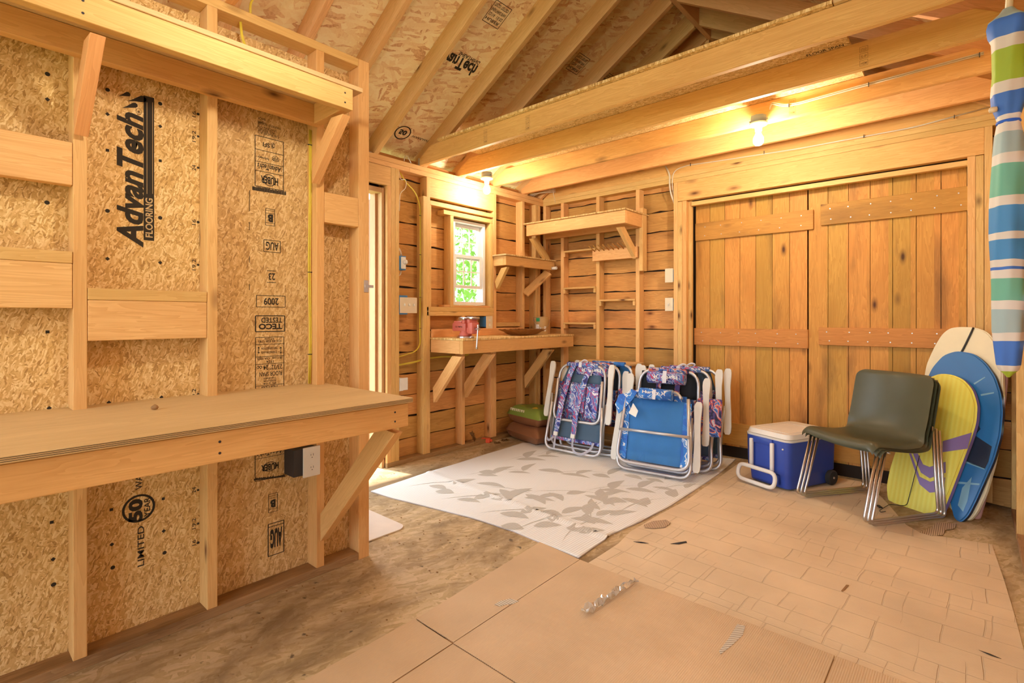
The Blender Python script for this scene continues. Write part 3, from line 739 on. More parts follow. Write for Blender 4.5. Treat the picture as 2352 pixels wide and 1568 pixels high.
box_px(587, 652, 774, 920, .0014, (790, 818, 835, 884))
downword(bm, 'ICC-ES ESR-1785', 593, 646, 781, 786); downword(bm, 'AT 1.06', 608, 630, 776, 780)
downword(bm, 'THIS DIRECTION', 600, 638, 797, 802); downword(bm, 'STRENGTH AXIS', 600, 636, 806, 811)
for u in (594, 645):
    p = P3(u, 804); quad(bm, p.y-.0012, p.y+.0012, p.z-.012, p.z+.012)
    for sg in (1, -1): bm.faces.new([bm.verts.new((xo, p.y+dy, p.z+sg*dz)) for dy, dz in ((-.005, .009), (.005, .009), (0, .016))])
downword(bm, '18.0 mm  CSA 0325', 591, 648, 820, 825); downword(bm, '1F24', 612, 628, 827, 833)
downword(bm, '23/32" 24 oc', 591, 648, 838, 849, .01); downword(bm, 'FLOOR SPAN', 596, 648, 853, 863, .01)
for i, t in enumerate(('THICKNESS', 'SIZED FOR', 'PS 2-04')): downword(bm, t, 605, 634, 866+i*6, 870+i*6)
downword(bm, 'TESTED', 600, 640, 886, 893, .02); downword(bm, 'TECO', 600, 640, 895, 905, .04)
for (v0, v1) in ((437, 485), (510, 528), (588, 603), (652, 666)):
    a = P3(573, v1); b = P3(573, v0); quad(bm, a.y-.0012, a.y+.0012, a.z, b.z)
# lower group, below the bench
box_px(586, 655, 1030, 1098, .0014, (1048,)); downword(bm, "AdvanTech's", 590, 650, 1034, 1045, .02, .3)
c = P3(620, 1071); ringp(bm, c.y, c.z, .031, .021, .0028); downword(bm, 'HUBER', 600, 640, 1064, 1079, .04)
for i in range(36):
    u = 584+i*2.0; p = P3(u, 1102-(u-584)*.12); quad(bm, p.y-.001, p.y+.0022, p.z-.003, p.z+.004+random.random()*.006)
box_px(617, 637, 1133, 1175, .0012, (1138, 1143, 1168)); downword(bm, 'B', 621, 633, 1147, 1165, .06)
box_px(616, 652, 1199, 1272, .0022, (1206,)); 
upw = P3(622, 1266)
downword(bm, 'AUG', 621, 648, 1212, 1256, .05)
obj('printed_marks', bm, ['ink'], panelR)

# ------------------------------------------------------------------ near workbench
RXB = -1.63; YB2 = 1.232
wbn = thing('workbench', 'long pine workbench with plywood top bracketed to near partition', 'workbench', (XP, 0, .8))
lumber('bench_top', (XO+.002, -1.6, .862), (RXB+.012, YB2+.014, .880), 'bench', wbn, .002)
# dark glue lines on the plywood edge
bm = bmesh.new()
for z in (.8665, .871, .8755): bx(bm, (RXB+.0121, -1.6, z), (RXB+.0126, YB2+.012, z+.0012))
obj('ply_edge_lines', bm, 'dark', wbn)
lumber('front_rail', (RXB-.038, -1.6, .770), (RXB, YB2, .859), 'beechrail', wbn)
lumber('end_rail', (XP+.038, YB2-.038, .770), (RXB-.039, YB2, .859), 'beechrail', wbn)
lumber('ledger', (XP, -1.6, .770), (XP+.038, YB2, .859), 'beechrail', wbn)
for y in (1.20, -.70):
    beam('brace', (XP+.035, y, .235), (RXB-.075, y, .752), .038, .089, (1, 0, -1), 'beechrail', wbn, cutA=-1.0, cutB=.85)
screws([(RXB, y, z) for y, z in ((1.17, .832), (1.17, .797), (.56, .83), (.56, .797))], 'x', .004, .0006, 'blackbox', wbn)
p = onZ(356, 940, .881)
bm = bmesh.new(); lathe(bm, [(.001, 0), (.008, .002), (.011, .007), (.008, .013), (.002, .017)], 12, wob=lambda a, z: 1+.18*math.sin(3*a))
tag(obj('nutshell', bm, 'leaf', None, Matrix.Translation(p)), 'small brown nutshell lying on the plywood workbench top', 'nutshell')

# ------------------------------------------------------------------ near upper shelf
us = thing('wall_shelf', 'deep high pine shelf with angled braces on near partition', 'shelf', (XP, 0, 2.1))
lumber('shelf_board', (XO+.004, -1.6, 2.151), (-1.945, 1.232, 2.169), 'bench', us)
lumber('front_rail', (-1.988, -1.6, 2.062), (-1.95, 1.187, 2.15), 'stud', us)
lumber('ledger', (XP, -1.6, 2.062), (XP+.038, 1.187, 2.15), 'beechrail', us)
lumber('end_rail', (XP+.038, 1.149, 2.062), (-1.989, 1.187, 2.15), 'beechrail', us)
for y in (1.202, .338, -.6):
    yy = min(y, 1.166) if y > 1 else y
    beam('brace', (XP+.022, yy, 1.845), (-2.012, yy, 2.045), .038, .072, (1, 0, -1), 'beechrail', us, cutA=-.9, cutB=.9)
screws([(-1.95, y, z) for y, z in ((1.15, 2.125), (1.15, 2.085), (.30, 2.12), (.30, 2.083))], 'x', .004, .0006, 'blackbox', us)

# stud-bay blocks and ledges
def block(y0, y1, z0, z1, label, ledge=None):
    t = thing('stud_block', label, 'block', (XP, (y0+y1)/2, z0), group=None)
    lumber('face_board', (XP-.038, y0, z0), (XP, y1, z1), 'stud', t)
    if ledge: lumber('ledge', (XP-.0875, y0, z1+.0005), (XP+.002, y1, z1+ledge), 'stud', t)
    return t
block(-.089, .319, 1.632, 1.775, 'wide pine block with big knot, topmost at left edge of partition')
block(-.089, .319, 1.221, 1.370, 'pine block with ledge on top between left-hand studs, mid height', .040)
block(.359, .726, 1.110, 1.250, 'pine block with ledge centred between studs above workbench', .041)
block(1.221, 1.399, 1.633, 1.774, 'short pine block beside the partition end post')

# outlet on the partition
ot = thing('electrical_outlet', 'white double outlet on black box below workbench', 'outlet', (XP, 1.15, .53))
bm = bmesh.new(); bx(bm, (XO+.001, 1.072, .48), (XP+.004, 1.181, .60), .002); obj('box', bm, 'blackbox', ot)
a = onX(693, 1024, XP+.012); b = onX(733, 1090, XP+.012); cy_ = (1.113+1.194)/2; cz_ = .537
bm = bmesh.new(); bx(bm, (XP+.004, 1.113, .470), (XP+.012, 1.194, .604), .003); pl = obj('cover_plate', bm, 'white', ot)
for dz in (.028, -.028):
    bm = bmesh.new(); pts = [(XP+.0135, cy_+x, cz_+dz+y) for x, y in rrect(.033, .030, .011)]
    prism(bm, pts, (1, 0, 0), .004); s = obj('socket', bm, 'white', pl)
    bm = bmesh.new()
    for (y, z, h) in ((-.006, .004, .008), (.006, .004, .010)): bx(bm, (XP+.0134, cy_+y-.001, cz_+dz+z-h/2), (XP+.0139, cy_+y+.001, cz_+dz+z+h/2))
    bx(bm, (XP+.0134, cy_-.002, cz_+dz-.010), (XP+.0139, cy_+.002, cz_+dz-.006)); obj('slots', bm, 'blackbox', s)

# ------------------------------------------------------------------ cables on the partition
def cable(name, pts, r, mat, label=None, cat='cable', parent=None, n=2, sp=.007, sd=(0, 1, 0)):
    bm = bmesh.new(); sd = Vector(sd)
    for k in range(n): tube(bm, fillet([Vector(p)+sd*sp*k for p in pts], .06, 6), r, 6)
    o = obj(name, bm, mat, parent)
    if label: tag(o, label, cat)
    return o
def staples(o, pts, ax):
    h = Vector((.004, .012, .0018)) if ax == 'z' else Vector((.0018, .004, .012)); me = None
    for p in pts:
        if me is None: bm = bmesh.new(); bx(bm, -h, h); s_ = obj('staple', bm, 'blackbox', o, Matrix.Translation(p)); me = s_.data
        else: obj('staple', me, None, o, Matrix.Translation(p))
ca = cable('yellow_cable', [(XP-.045, 1.171, 2.06), (XP-.045, 1.171, 1.75), (XP-.045, 1.166, 1.45), (XP-.045, 1.172, 1.1), (XP-.045, 1.168, .884)], .0035, 'yellow', 'pair of yellow cables running down stud above workbench outlet')
staples(ca, [(XP-.045, 1.175, z) for z in (1.99, 1.40, 1.02)], 'z')
ca = cable('yellow_cable', [(XP-.03, .86, 2.42), (XP-.03, .87, 2.33), (XP-.02, .96, 2.24), (XP-.02, 1.06, 2.20), (XP-.03, 1.12, 2.172)], .0035, 'yellow', 'yellow cable curling out of top plate onto high shelf', sd=(0, .5, .8))
q0 = Vector((XP-.03, .90, 2.462)); 
ca = cable('yellow_cable', [q0, (XP-.03, .90, 2.53), (XP-.04, .98, 2.60), (XP-.12, 1.10, 2.66), (XP-.2, 1.22, 2.80), (XP-.1, 1.40, 2.99), (XP+.2, 1.432, 3.17)], .0035, 'yellow', 'yellow cable arching from partition top up to a rafter', sd=(0, .5, .6))

# ------------------------------------------------------------------ cables, switches on the far left wall
ca = cable('yellow_cable', [(XW-.045, 2.555, 2.375), (XW-.03, 2.60, 2.30), (XW-.03, 2.70, 2.24), (XW-.03, 2.750, 2.13), (XW-.03, 2.752, 1.6), (XW-.03, 2.745, 1.1), (XW-.03, 2.75, .96), (XW-.03, 2.70, .905), (XW-.03, 2.53, .87)], .0035, 'yellow', 'yellow cables running down stud beside triple switch', sd=(0, 1, 0))
staples(ca, [(XW-.03, 2.755, z) for z in (2.05, 1.72, 1.36, 1.10)], 'z')
cable('yellow_cable', [(XW-.03, 2.53, .80), (XW-.03, 2.70, .815), (XW-.03, 2.80, .835), (XW-.02, 3.0, .845), (XW-.01, 3.20, .83), (XW-.01, 3.30, .85)], .0035, 'yellow', 'yellow cable running level under the far workbench', n=2, sd=(0, 0, 1))
cable('white_cable', [(XW-.02, 2.53, 2.375), (XW-.01, 2.535, 2.30), (XW-.02, 2.60, 2.33), (XW-.02, 2.60, 2.25), (XW-.01, 2.53, 2.20), (XW-.005, 2.522, 2.05)], .003, 'whitecable', 'white wire looping under top plate by entry opening', n=1)
tb = thing('timer_switch', 'white dial switch in open blue box by entry opening', 'switch', (XW, 2.56, 1.62))
bm = bmesh.new(); bx(bm, (XW-.06, 2.519, 1.575), (XW-.002, 2.585, 1.69), .003); obj('box', bm, 'bluebox', tb)
bm = bmesh.new(); bx(bm, (XW-.002, 2.532, 1.585), (XW+.012, 2.575, 1.68), .004); obj('body', bm, 'white', tb)
bm = bmesh.new(); lathe(bm, [(.020, 0), (.020, .010), (.011, .016), (.010, .022)], 20); obj('dial', bm, 'white', tb, Matrix.Translation((XW+.012, 2.565, 1.640)) @ Matrix.Rotation(PI/2, 4, 'Y'))
for k in range(3):
    tube_obj('wire', fillet([(XW-.03, 2.520, 1.76+.008*k), (XW-.02, 2.54+.006*k, 1.73), (XW-.03, 2.555+.005*k, 1.692)], .03), .002, 'whitecable', tb)
    tube_obj('wire', fillet([(XW-.03, 2.520, 1.51+.006*k), (XW-.02, 2.54+.006*k, 1.54), (XW-.03, 2.556, 1.573)], .03), .002, 'whitecable', tb)
sw = thing('light_switch', 'wide almond plate with three toggle switches by entry opening', 'switch', (XW, 2.60, 1.29))
bm = bmesh.new(); bx(bm, (XW-.055, 2.519, 1.215), (XW-.0005, 2.60, 1.37), .003); obj('box', bm, 'bluebox', sw)
bm = bmesh.new(); bx(bm, (XW, 2.521, 1.226), (XW+.007, 2.692, 1.354), .003); pl = obj('cover_plate', bm, 'beige', sw)
for k in range(3):
    bm = bmesh.new(); bx(bm, (0, -.005, -.010), (.013, .005, .010), .002)
    obj('toggle', bm, 'white', sw, Matrix.Translation((XW+.006, 2.563+.046*k, 1.292)) @ Matrix.Rotation(-.35, 4, 'Y'))
bm = bmesh.new(); bx(bm, (XW-.05, 2.519, .595), (XW-.004, 2.56, .70), .002); bx(bm, (XW-.004, 2.521, .60), (XW+.004, 2.60, .70), .002)
tag(obj('electrical_outlet', bm, 'white'), 'small white outlet low on far wall behind near workbench corner', 'outlet')

# end wall: switch plates and white cables
for (z0, z1, lab) in ((1.503, 1.628, 'blank almond plate on end wall, upper of two beside door jamb'), (1.248, 1.366, 'almond single light switch on end wall, lower of two beside door jamb')):
    s = thing('light_switch' if z0 < 1.4 else 'blank_plate', lab, 'switch' if z0 < 1.4 else 'plate', (-2.02, YD, z0))
    bm = bmesh.new(); bx(bm, (-2.053, YD+.001, z0+.01), (-1.981, YD+.06, z1-.01), .002); obj('box', bm, 'bluebox', s)
    bm = bmesh.new(); bx(bm, (-2.057, YD-.006, z0), (-1.983, YD+.001, z1), .002); obj('cover_plate', bm, 'beige', s)
    if z0 < 1.4:
        bm = bmesh.new(); bx(bm, (-.005, -.013, -.010), (.005, 0, .010), .002); obj('toggle', bm, 'white', s, Matrix.Translation((-2.02, YD-.005, (z0+z1)/2)) @ Matrix.Rotation(.35, 4, 'X'))
Yj = YD+.003
wc = cable('white_cable', [onY(2272, 246, Yj), onY(2100, 292, Yj), onY(1830, 342, Yj), onY(1640, 371, Yj), onY(1575, 380, Yj), onY(1547, 392, Yj-.005), onY(1543, 420, YD-.008), onY(1548, 455, YD+.03)], .0045, 'whitecable', 'white cable stapled along beam above the double doors', n=1)
staples(wc, [onY(u, v, Yj-.004) for u, v in ((2192, 268), (1984, 313), (1755, 350), (1586, 378))], 'x')
cable('white_cable', [onY(1528, 382, Yj), onY(1538, 400, YD-.004), onY(1537, 425, YD-.008), onY(1540, 445, YD-.006), onY(1549, 470, YD+.03)], .004, 'whitecable', 'white cable pair dropping beside the door header', n=2, sd=(.9, 0, 0))

# ------------------------------------------------------------------ loft joists and deck
JY = [2.723, 3.165, 3.630, 4.050]
labs = ['front loft joist, nearest the camera, carrying the deck edge', 'second loft joist from the front, plain spruce', 'third loft joist, white cables along its face', 'fourth loft joist, closest to the end wall']
joists = []
for y, lb in zip(JY, labs):
    xm = RX; hw = RX-(XW-.02); bm = bmesh.new()
    prism(bm, [(-hw, -.019, .0), (hw, -.019, .0), (hw, -.019, .045), (hw-.16, -.019, .14), (-hw+.16, -.019, .14), (-hw, -.019, .045)], (0, -1, 0), .038)
    bmesh.ops.bevel(bm, geom=bm.edges[:], offset=.003, segments=2, affect='EDGES')
    o = obj('loft_joist', bm, 'joist', None, Matrix.Translation((xm, y+.019, ZT+.001)))
    tag(o, lb, 'joist', 'joists of the loft'); joists.append(o)
t = lumber('tie_beam', (XW+.01, .79, ZT+.001), (XR+.07, .828, ZT+.13), 'joist', None, .003); tag(t, 'lone tie beam across the open end of the shed', 'joist')
deck = thing('loft_deck', 'strand-board loft deck lying on the joists', 'loft', (RX, 3.6, 2.6))
bm = bmesh.new(); bx(bm, (-(4.36-2.695)/2, -1.36, -.008), ((4.36-2.695)/2, 1.36, .008))
mwd = Matrix(((0, 1, 0, XW+1.62), (1, 0, 0, (4.36+2.695)/2), (0, 0, 1, ZT+.150), (0, 0, 0, 1)))
obj('board_panel', bm, 'osb', deck, mwd)
bm = bmesh.new(); bx(bm, (XW+2.985, 2.70, ZT+.142), (XR-.22, 2.79, ZT+.158)); obj('edge_strip', bm, 'bench', deck)
# deck print read from below
bm = bmesh.new(); zz = ZT+.1412
a = onZ(1852, 127, zz); text(bm, 'FLOOR SPAN', (a.x, a.y+.02, zz), (1, 0, 0), (0, -1, 0), .17, .028, .01, mirror=False)
obj('printed_word', bm, 'ink', deck); bm = bmesh.new()
text(bm, '23/32 24oc', (a.x, a.y+.065, zz), (1, 0, 0), (0, -1, 0), .17, .022, .0)
obj('printed_marks', bm, 'ink', deck)
# grade stamps on joists
for (j, u, v) in ((0, 1115, 330), (0, 1212, 295), (1, 1984, 190), (2, 1820, 220)):
    y = JY[j]-.0006; c = onY(u, v, y); z = ZT+.07
    bm = bmesh.new()
    for k in range(3):
        for (a0, b0, c0, d0) in ((-.018, .018, 0, .0015), (-.018, .018, .026, .0275), (-.018, -.0165, 0, .027), (.0165, .018, 0, .027)):
            bm.faces.new([bm.verts.new((c.x+x, y, z-.055+k*.035+zz_)) for x, zz_ in ((a0, c0), (b0, c0), (b0, d0), (a0, d0))])
        text(bm, ('HEM', 'S-P', 'STUD')[k], (c.x-.012, y, z-.05+k*.035), (1, 0, 0), (0, 0, 1), .024, .013)
    obj('grade_stamp', bm, 'leaf', joists[j])
cb = cable('white_cable', [onY(1768, 252, JY[2]-.012), onY(1772, 238, JY[2]-.01), onY(1800, 244, JY[2]-.006), onY(1830, 240, JY[2]-.006), onY(1990, 196, JY[2]-.006), onY(2260, 124, JY[2]-.006)], .004, 'whitecable', 'white cable pair running along third loft joist to right bulb', n=2, sp=.009, sd=(0, 0, 1))
staples(cb, [onY(u, v, JY[2]-.01) for u, v in ((1995, 194), (1812, 242), (2250, 126))], 'x')
for (y, sd_) in ((2.30, 1),):
    bm = bmesh.new(); bx(bm, (XW-.03, y-.063, ZT+.0), (XW-.005, y-.061, ZT+.075)); bx(bm, (XW-.03, y-.061, ZT), (XW+.002, y-.04, ZT+.002)); obj('hurricane_tie', bm, 'zinc', wl)
bm = bmesh.new(); bx(bm, (XW-.012, JY[0]-.004, ZT+.001), (XW+.001, JY[0]-.001, ZT+.06)); obj('hurricane_tie', bm, 'zinc', wl)
# loose wires in the far corner
bm = bmesh.new()
for k in range(4): tube(bm, fillet([(XW-.02, 4.16+.03*k, ZT+.012), (XW+.1, 4.20+.02*k, ZT+.02+.01*k), (XW+.22, 4.32, ZT+.03+.012*k)], .05), .003, 5)
tag(obj('white_cable', bm, 'whitecable'), 'loose grey wires lying on the plate in the far corner', 'cable')
bm = bmesh.new()
tube(bm, fillet([(XW-.05, 2.60, ZT+.003), (XW-.02, 2.585, ZT+.05), (XW+.0, 2.60, ZT+.055), (XW-.01, 2.64, ZT+.003)], .03), .004, 6)
tag(obj('white_cable', bm, 'whitecable'), 'white wire loop sticking up from top plate behind front joist', 'cable')
bm = bmesh.new(); a = onY(1269, 425, 4.2); b = onY(1276, 466, 4.3)
tube(bm, [a, (a+b)/2+Vector((0, -.01, 0)), b], .0025, 5); tag(obj('white_string', bm, 'whitecable'), 'thin white string hanging above the corner shelf', 'string')

# ------------------------------------------------------------------ bulb fixtures
def bulb_light(x, y, ztop, label, drop=0, bm_='bulb'):
    t = thing('ceiling_light', label, 'light', (x, y, ztop), group='bare bulb lights')
    bm = bmesh.new(); lathe(bm, [(.0, 0), (.048, 0), (.048, -.045), (.046, -.045)], 8)
    bx(bm, (-.056, -.004, -.03), (-.046, .004, -.02)); bx(bm, (.046, -.004, -.03), (.056, .004, -.02))
    obj('junction_box', bm, 'greybox', t, Matrix.Translation((x, y, ztop)))
    if drop: tube_obj('drop_arm', [(x, y+.05, ztop+drop), (x, y, ztop+drop-.02), (x, y, ztop-.005)], .008, 'greybox', t)
    bm = bmesh.new(); lathe(bm, [(.054, 0), (.056, -.006), (.052, -.012), (.030, -.020), (.021, -.030), (.020, -.052), (.0, -.052)], 24)
    obj('lampholder', bm, 'porc', t, Matrix.Translation((x, y, ztop-.046)))
    bm = bmesh.new(); lathe(bm, [(.013, 0), (.014, -.012), (.020, -.028), (.029, -.045), (.0315, -.062), (.029, -.078), (.018, -.092), (.0, -.098)], 20)
    obj('bulb', bm, bm_, t, Matrix.Translation((x, y, ztop-.094)))
    return t
p1 = onY(1742, 283, 3.565); bulb_light(p1.x, 3.565, p1.z+.045, 'lit bare bulb in porcelain holder on third joist, right one')
p2 = onY(1118, 408, 3.29); bulb_light(p2.x, 3.29, p2.z+.045, 'lit bare bulb in porcelain holder near window wall', 0, 'bulb_soft')
bulb_light(-1.30, .735, 2.33, 'lit bare bulb hanging off the tie beam near the workbench', .15, 'bulb_mid')

# ------------------------------------------------------------------ window
wn = empty_struct('window_1', (XW-.1, 3.34, 1.7), 'small white double-hung window with grilles')
def rect_frame(bm, y0, y1, z0, z1, w, x0, x1, wt=None, wbm=None):
    wt = wt or w; wbm = wbm or w
    bx(bm, (x0, y0, z0), (x1, y0+w, z1), .001); bx(bm, (x0, y1-w, z0), (x1, y1, z1), .001)
    bx(bm, (x0, y0+w, z1-wt), (x1, y1-w, z1), .001); bx(bm, (x0, y0+w, z0), (x1, y1-w, z0+wbm), .001)
bm = bmesh.new(); rect_frame(bm, WY[0]+.002, WY[1]-.002, WZ[0]+.006, WZ[1]-.002, .030, XW-.125, XW-.045); obj('window_frame', bm, 'vinyl', wn)
zm = 1.74
for (nm, z0, z1, xx, rows, cols) in (('upper_sash', zm-.01, WZ[1]-.034, XW-.100, 2, 3), ('lower_sash', WZ[0]+.16, zm+.03, XW-.072, 2, 3)):
    bm = bmesh.new(); y0, y1 = WY[0]+.033, WY[1]-.033; rect_frame(bm, y0, y1, z0, z1, .028, xx-.012, xx+.012)
    s = obj(nm, bm, 'vinyl', wn); bm = bmesh.new()
    for c_ in range(1, cols): y = y0+.028+(y1-y0-.056)*c_/cols; bx(bm, (xx-.005, y-.005, z0+.028), (xx+.005, y+.005, z1-.028))
    for r_ in range(1, rows): z = z0+.028+(z1-z0-.056)*r_/rows; bx(bm, (xx-.0045, y0+.028, z-.005), (xx+.0045, y1-.028, z+.005))
    obj('grille', bm, 'vinyl', s)
    bm = bmesh.new(); bx(bm, (xx-.002, y0+.025, z0+.025), (xx+.001, y1-.025, z1-.025)); obj('glass_pane', bm, 'glass', s)

# ------------------------------------------------------------------ entry opening: trim and open door leaf
ed = empty_struct('door_3', (XW-.2, 2.35, 0), 'entry doorway with open brown door leaf seen edge on')
lumber('casing', (XS-.075, 2.35, 0), (XS-.0, 2.394, 2.20), 'outwood', ed)
lumber('jamb', (XS-.03, 2.372, 0), (XW-.03, 2.396, 2.214), 'outwood', ed)
lumber('head_jamb', (XS-.05, 1.5, 2.175), (XW-.03, 2.371, 2.214), 'outwood', ed)
lumber('jamb', (XS-.05, 1.501, 0), (XW-.03, 1.53, 2.174), 'outwood', ed)
lumber('door_leaf', (XS-.98, 2.375, .03), (XS-.09, 2.415, 2.15), 'doorpaint', ed)
lumber('casing', (XS-.10, 2.418, -.02), (XS-.04, 2.52, 2.28), 'outwood', ed)
bm = bmesh.new()
for z in (.35, 1.1, 1.9): bx(bm, (XS-.10, 2.368, z), (XS-.07, 2.3745, z+.09))
obj('hinge', bm, 'zinc', ed)
la = thing('door_latch', 'steel latch bracket screwed to the partition end post', 'latch', (XP, 1.45, 1.33))
bm = bmesh.new(); bx(bm, (XP+.0, YE-.03, 1.315), (XP+.004, YE-.005, 1.375), .001); bx(bm, (XP+.0, YE-.028, 1.338), (XP+.012, YE+.018, 1.352), .001); obj('bracket', bm, 'steel', la)

# outside greenery
def shrub(x, y, r, h, label):
    t = thing('shrub', label, 'shrub', (x, y, -.3)); bm = bmesh.new(); rnd = random.Random(int(x*10+y*7))
    for i in range(1500):
        th = rnd.uniform(0, 2*PI); ph = rnd.uniform(-1, 1); rr = r*rnd.uniform(.55, 1)
        c = Vector((rr*math.cos(th)*math.sqrt(1-ph*ph), rr*math.sin(th)*math.sqrt(1-ph*ph), h/2+h/2*ph*rr/r))
        a = Vector((rnd.uniform(-1, 1), rnd.uniform(-1, 1), rnd.uniform(-1, 1))).normalized(); b = a.orthogonal().normalized(); s = rnd.uniform(.05, .10)
        bm.faces.new([bm.verts.new(c+a*s), bm.verts.new(c+b*s*.5), bm.verts.new(c-a*s), bm.verts.new(c-b*s*.5)])
    obj('foliage', bm, 'foliage', t, Matrix.Translation((x, y, -.25)))
    tube_obj('trunk', [(x, y, -.3), (x, y, h*.5)], .06, 'leaf', t)
shrub(-7.0, 7.3, 1.0, 4.4, 'leafy green bush outside straight through the window')
shrub(-10.2, 8.9, 1.2, 5.6, 'leafy green bush outside, further left through the window')
shrub(-7.6, 10.2, 1.1, 2.6, 'low green bush outside, right side of the window')
shrub(-9.6, 5.2, 1.1, 3.0, 'green bush outside beyond the entry opening')

# ------------------------------------------------------------------ far workbench and its things
fb = thing('workbench', 'small far workbench under the window carrying the red vise', 'workbench', (XW, 3.6, .9))
XB = -3.05
lumber('bench_top', (XS+.005, 2.842, 1.003), (XB+.006, 4.385, 1.020), 'osb', fb, ax=1)
lumber('front_rail', (XB-.038, 2.842, .895), (XB, 4.385, 1.002), 'beechrail', fb)
lumber('end_rail', (XW+.001, 2.842, .895), (XB-.039, 2.880, 1.002), 'stud', fb)
lumber('back_board', (XW+.001, 2.842, 1.0205), (XW+.019, 4.04, 1.09), 'beechrail', fb)
for y in (2.862, 3.222, 3.638, 4.064):
    if y == 3.638: continue
    beam('brace', (XW+.03, y, .53), (XB-.072, y, .875), .038, .089, (1, 0, -1), 'stud', fb, cutA=-1.0, cutB=.85)
# vise
v = thing('bench_vise', 'faded red bench vise with steel handle on far workbench', 'vise', (-3.16, 2.98, 1.02))
VX, VY, VZ = -3.17, 2.985, 1.0205
T = Matrix.Translation((VX, VY, VZ))
bm = bmesh.new(); lathe(bm, [(.0, 0), (.070, 0), (.070, .012), (.058, .018), (.0, .018)], 24); bx(bm, (-.085, -.02, 0), (-.05, .02, .012), .003); bx(bm, (.05, -.02, 0), (.085, .02, .012), .003); obj('base', bm, 'steel', v, T, True)
bm = bmesh.new(); lathe(bm, [(.055, .019), (.05, .04), (.042, .06)], 20)
bx(bm, (-.13, -.035, .055), (.035, .035, .125), .010); bx(bm, (-.115, -.03, .12), (-.02, .03, .140), .006); bx(bm, (.0, -.045, .12), (.035, .045, .150), .004)
obj('fixed_jaw_body', bm, 'red', v, T, True)
bm = bmesh.new(); bx(bm, (.062, -.042, .035), (.120, .042, .13), .008); bx(bm, (.062, -.045, .125), (.095, .045, .155), .004); bx(bm, (.035, -.022, .045), (.062, .022, .085), .002); obj('sliding_jaw', bm, 'red', v, T, True)
bm = bmesh.new(); bx(bm, (-.04, -.048, .150), (.034, .048, .172), .006); bx(bm, (.060, -.048, .155), (.125, .048, .174), .006); obj('jaw_plates', bm, 'steel', v, T, True)
bm = bmesh.new(); tube(bm, [(.118, 0, .075), (.165, 0, .075)], .012, 12); tube(bm, [(.15, 0, .105), (.152, -.02, -.075)], .006, 8)
lathe(bm, [(.002, .09), (.010, .095), (.010, .110), (.002, .114)], 10, mw=Matrix.Translation((.15, 0, .0))); lathe(bm, [(.002, -.09), (.010, -.086), (.010, -.074), (.002, -.07)], 10, mw=Matrix.Translation((.152, -.02, 0)))
obj('handle', bm, 'steel', v, T, True)
bm = bmesh.new(); text(bm, 'OLYMPIA', (VX-.09, VY-.0355, VZ+.085), (1, 0, 0), (0, 0, 1), .09, .014, .02); obj('lettering', bm, 'ink', v)
# outlet over the far bench
t = thing('electrical_outlet', 'beige outlet on blue box above far workbench', 'outlet', (XW, 3.56, 1.1))
bm = bmesh.new(); bx(bm, (XW-.070, 3.50, 1.10), (XW+.012, 3.579, 1.20), .002); obj('box', bm, 'bluebox', t)
bm = bmesh.new(); bx(bm, (XW+.012, 3.50, 1.085), (XW+.020, 3.585, 1.204), .002); pl = obj('cover_plate', bm, 'beige', t)
bm = bmesh.new()
for z in (1.165, 1.12): bx(bm, (XW+.0195, 3.53, z-.012), (XW+.0208, 3.555, z+.012))
obj('socket', bm, 'white', pl)
# crumpled tray, wrench, tub
tc_ = Vector((-3.23, 3.80, 1.0205)); rnd = random.Random(3)
bm = bmesh.new(); W, Ln = .26, .46; nx, ny = 10, 16; g = []
for i in range(nx+1):
    row = []
    for j in range(ny+1):
        x = (i/nx-.5)*W; y = (j/ny-.5)*Ln; e = max(abs(i/nx-.5)*2, abs(j/ny-.5)*2)
        z = .004+max(0, e-.5)**1.3*.13+rnd.uniform(-.004, .006)*(e > .3)
        row.append(bm.verts.new((x, y, max(z, .001))))
    g.append(row)
for i in range(nx):
    for j in range(ny): bm.faces.new((g[i][j], g[i+1][j], g[i+1][j+1], g[i][j+1]))
bmesh.ops.solidify(bm, geom=bm.faces[:], thickness=.002)
tag(obj('paper_tray', bm, 'kraft', None, Matrix.Translation(tc_) @ Matrix.Rotation(.1, 4, 'Z')), 'crumpled brown paper tray on the far workbench', 'tray')
bm = bmesh.new(); tube(bm, [(0, -.07, 0), (0, .07, 0)], .005, 8, flat=.6)
for s in (-1, 1): tube(bm, [(0, s*.07+.013*math.cos(a), .013*math.sin(a)*.3) for a in [0]] + [(.013*math.sin(a), s*.07+.013*math.cos(a), 0) for a in [k*PI/4 for k in range(1, 7)]], .004, 6)
tag(obj('wrench', bm, 'steel', None, Matrix.Translation(tc_+Vector((.03, -.03, .016))) @ Matrix.Rotation(.15, 4, 'Z')), 'small steel wrench lying in the brown paper tray', 'wrench')
tb_ = Vector((-3.30, 4.17, 1.0205))
t = thing('plastic_tub', 'amber tub with wire handle and green mark behind paper tray', 'tub', tb_)
bm = bmesh.new(); lathe(bm, [(.0, 0), (.068, 0), (.078, .17), (.082, .172), (.082, .178), (.076, .178), (.066, .004)], 28); obj('tub_body', bm, 'tub', t, Matrix.Translation(tb_), True)
bm = bmesh.new()
def wrap(bm, a0, a1, z0, z1, r0=.0705, n=8):
    for k in range(n):
        A = a0+(a1-a0)*k/n; B = a0+(a1-a0)*(k+1)/n; f = lambda a, z: ((r0+z*.058)*math.cos(a), (r0+z*.058)*math.sin(a), z)
        bm.faces.new([bm.verts.new(f(A, z0)), bm.verts.new(f(B, z0)), bm.verts.new(f(B, z1)), bm.verts.new(f(A, z1))])
wrap(bm, -1.6, -1.1, .13, .165, .071); obj('green_mark', bm, 'green', t, Matrix.Translation(tb_))
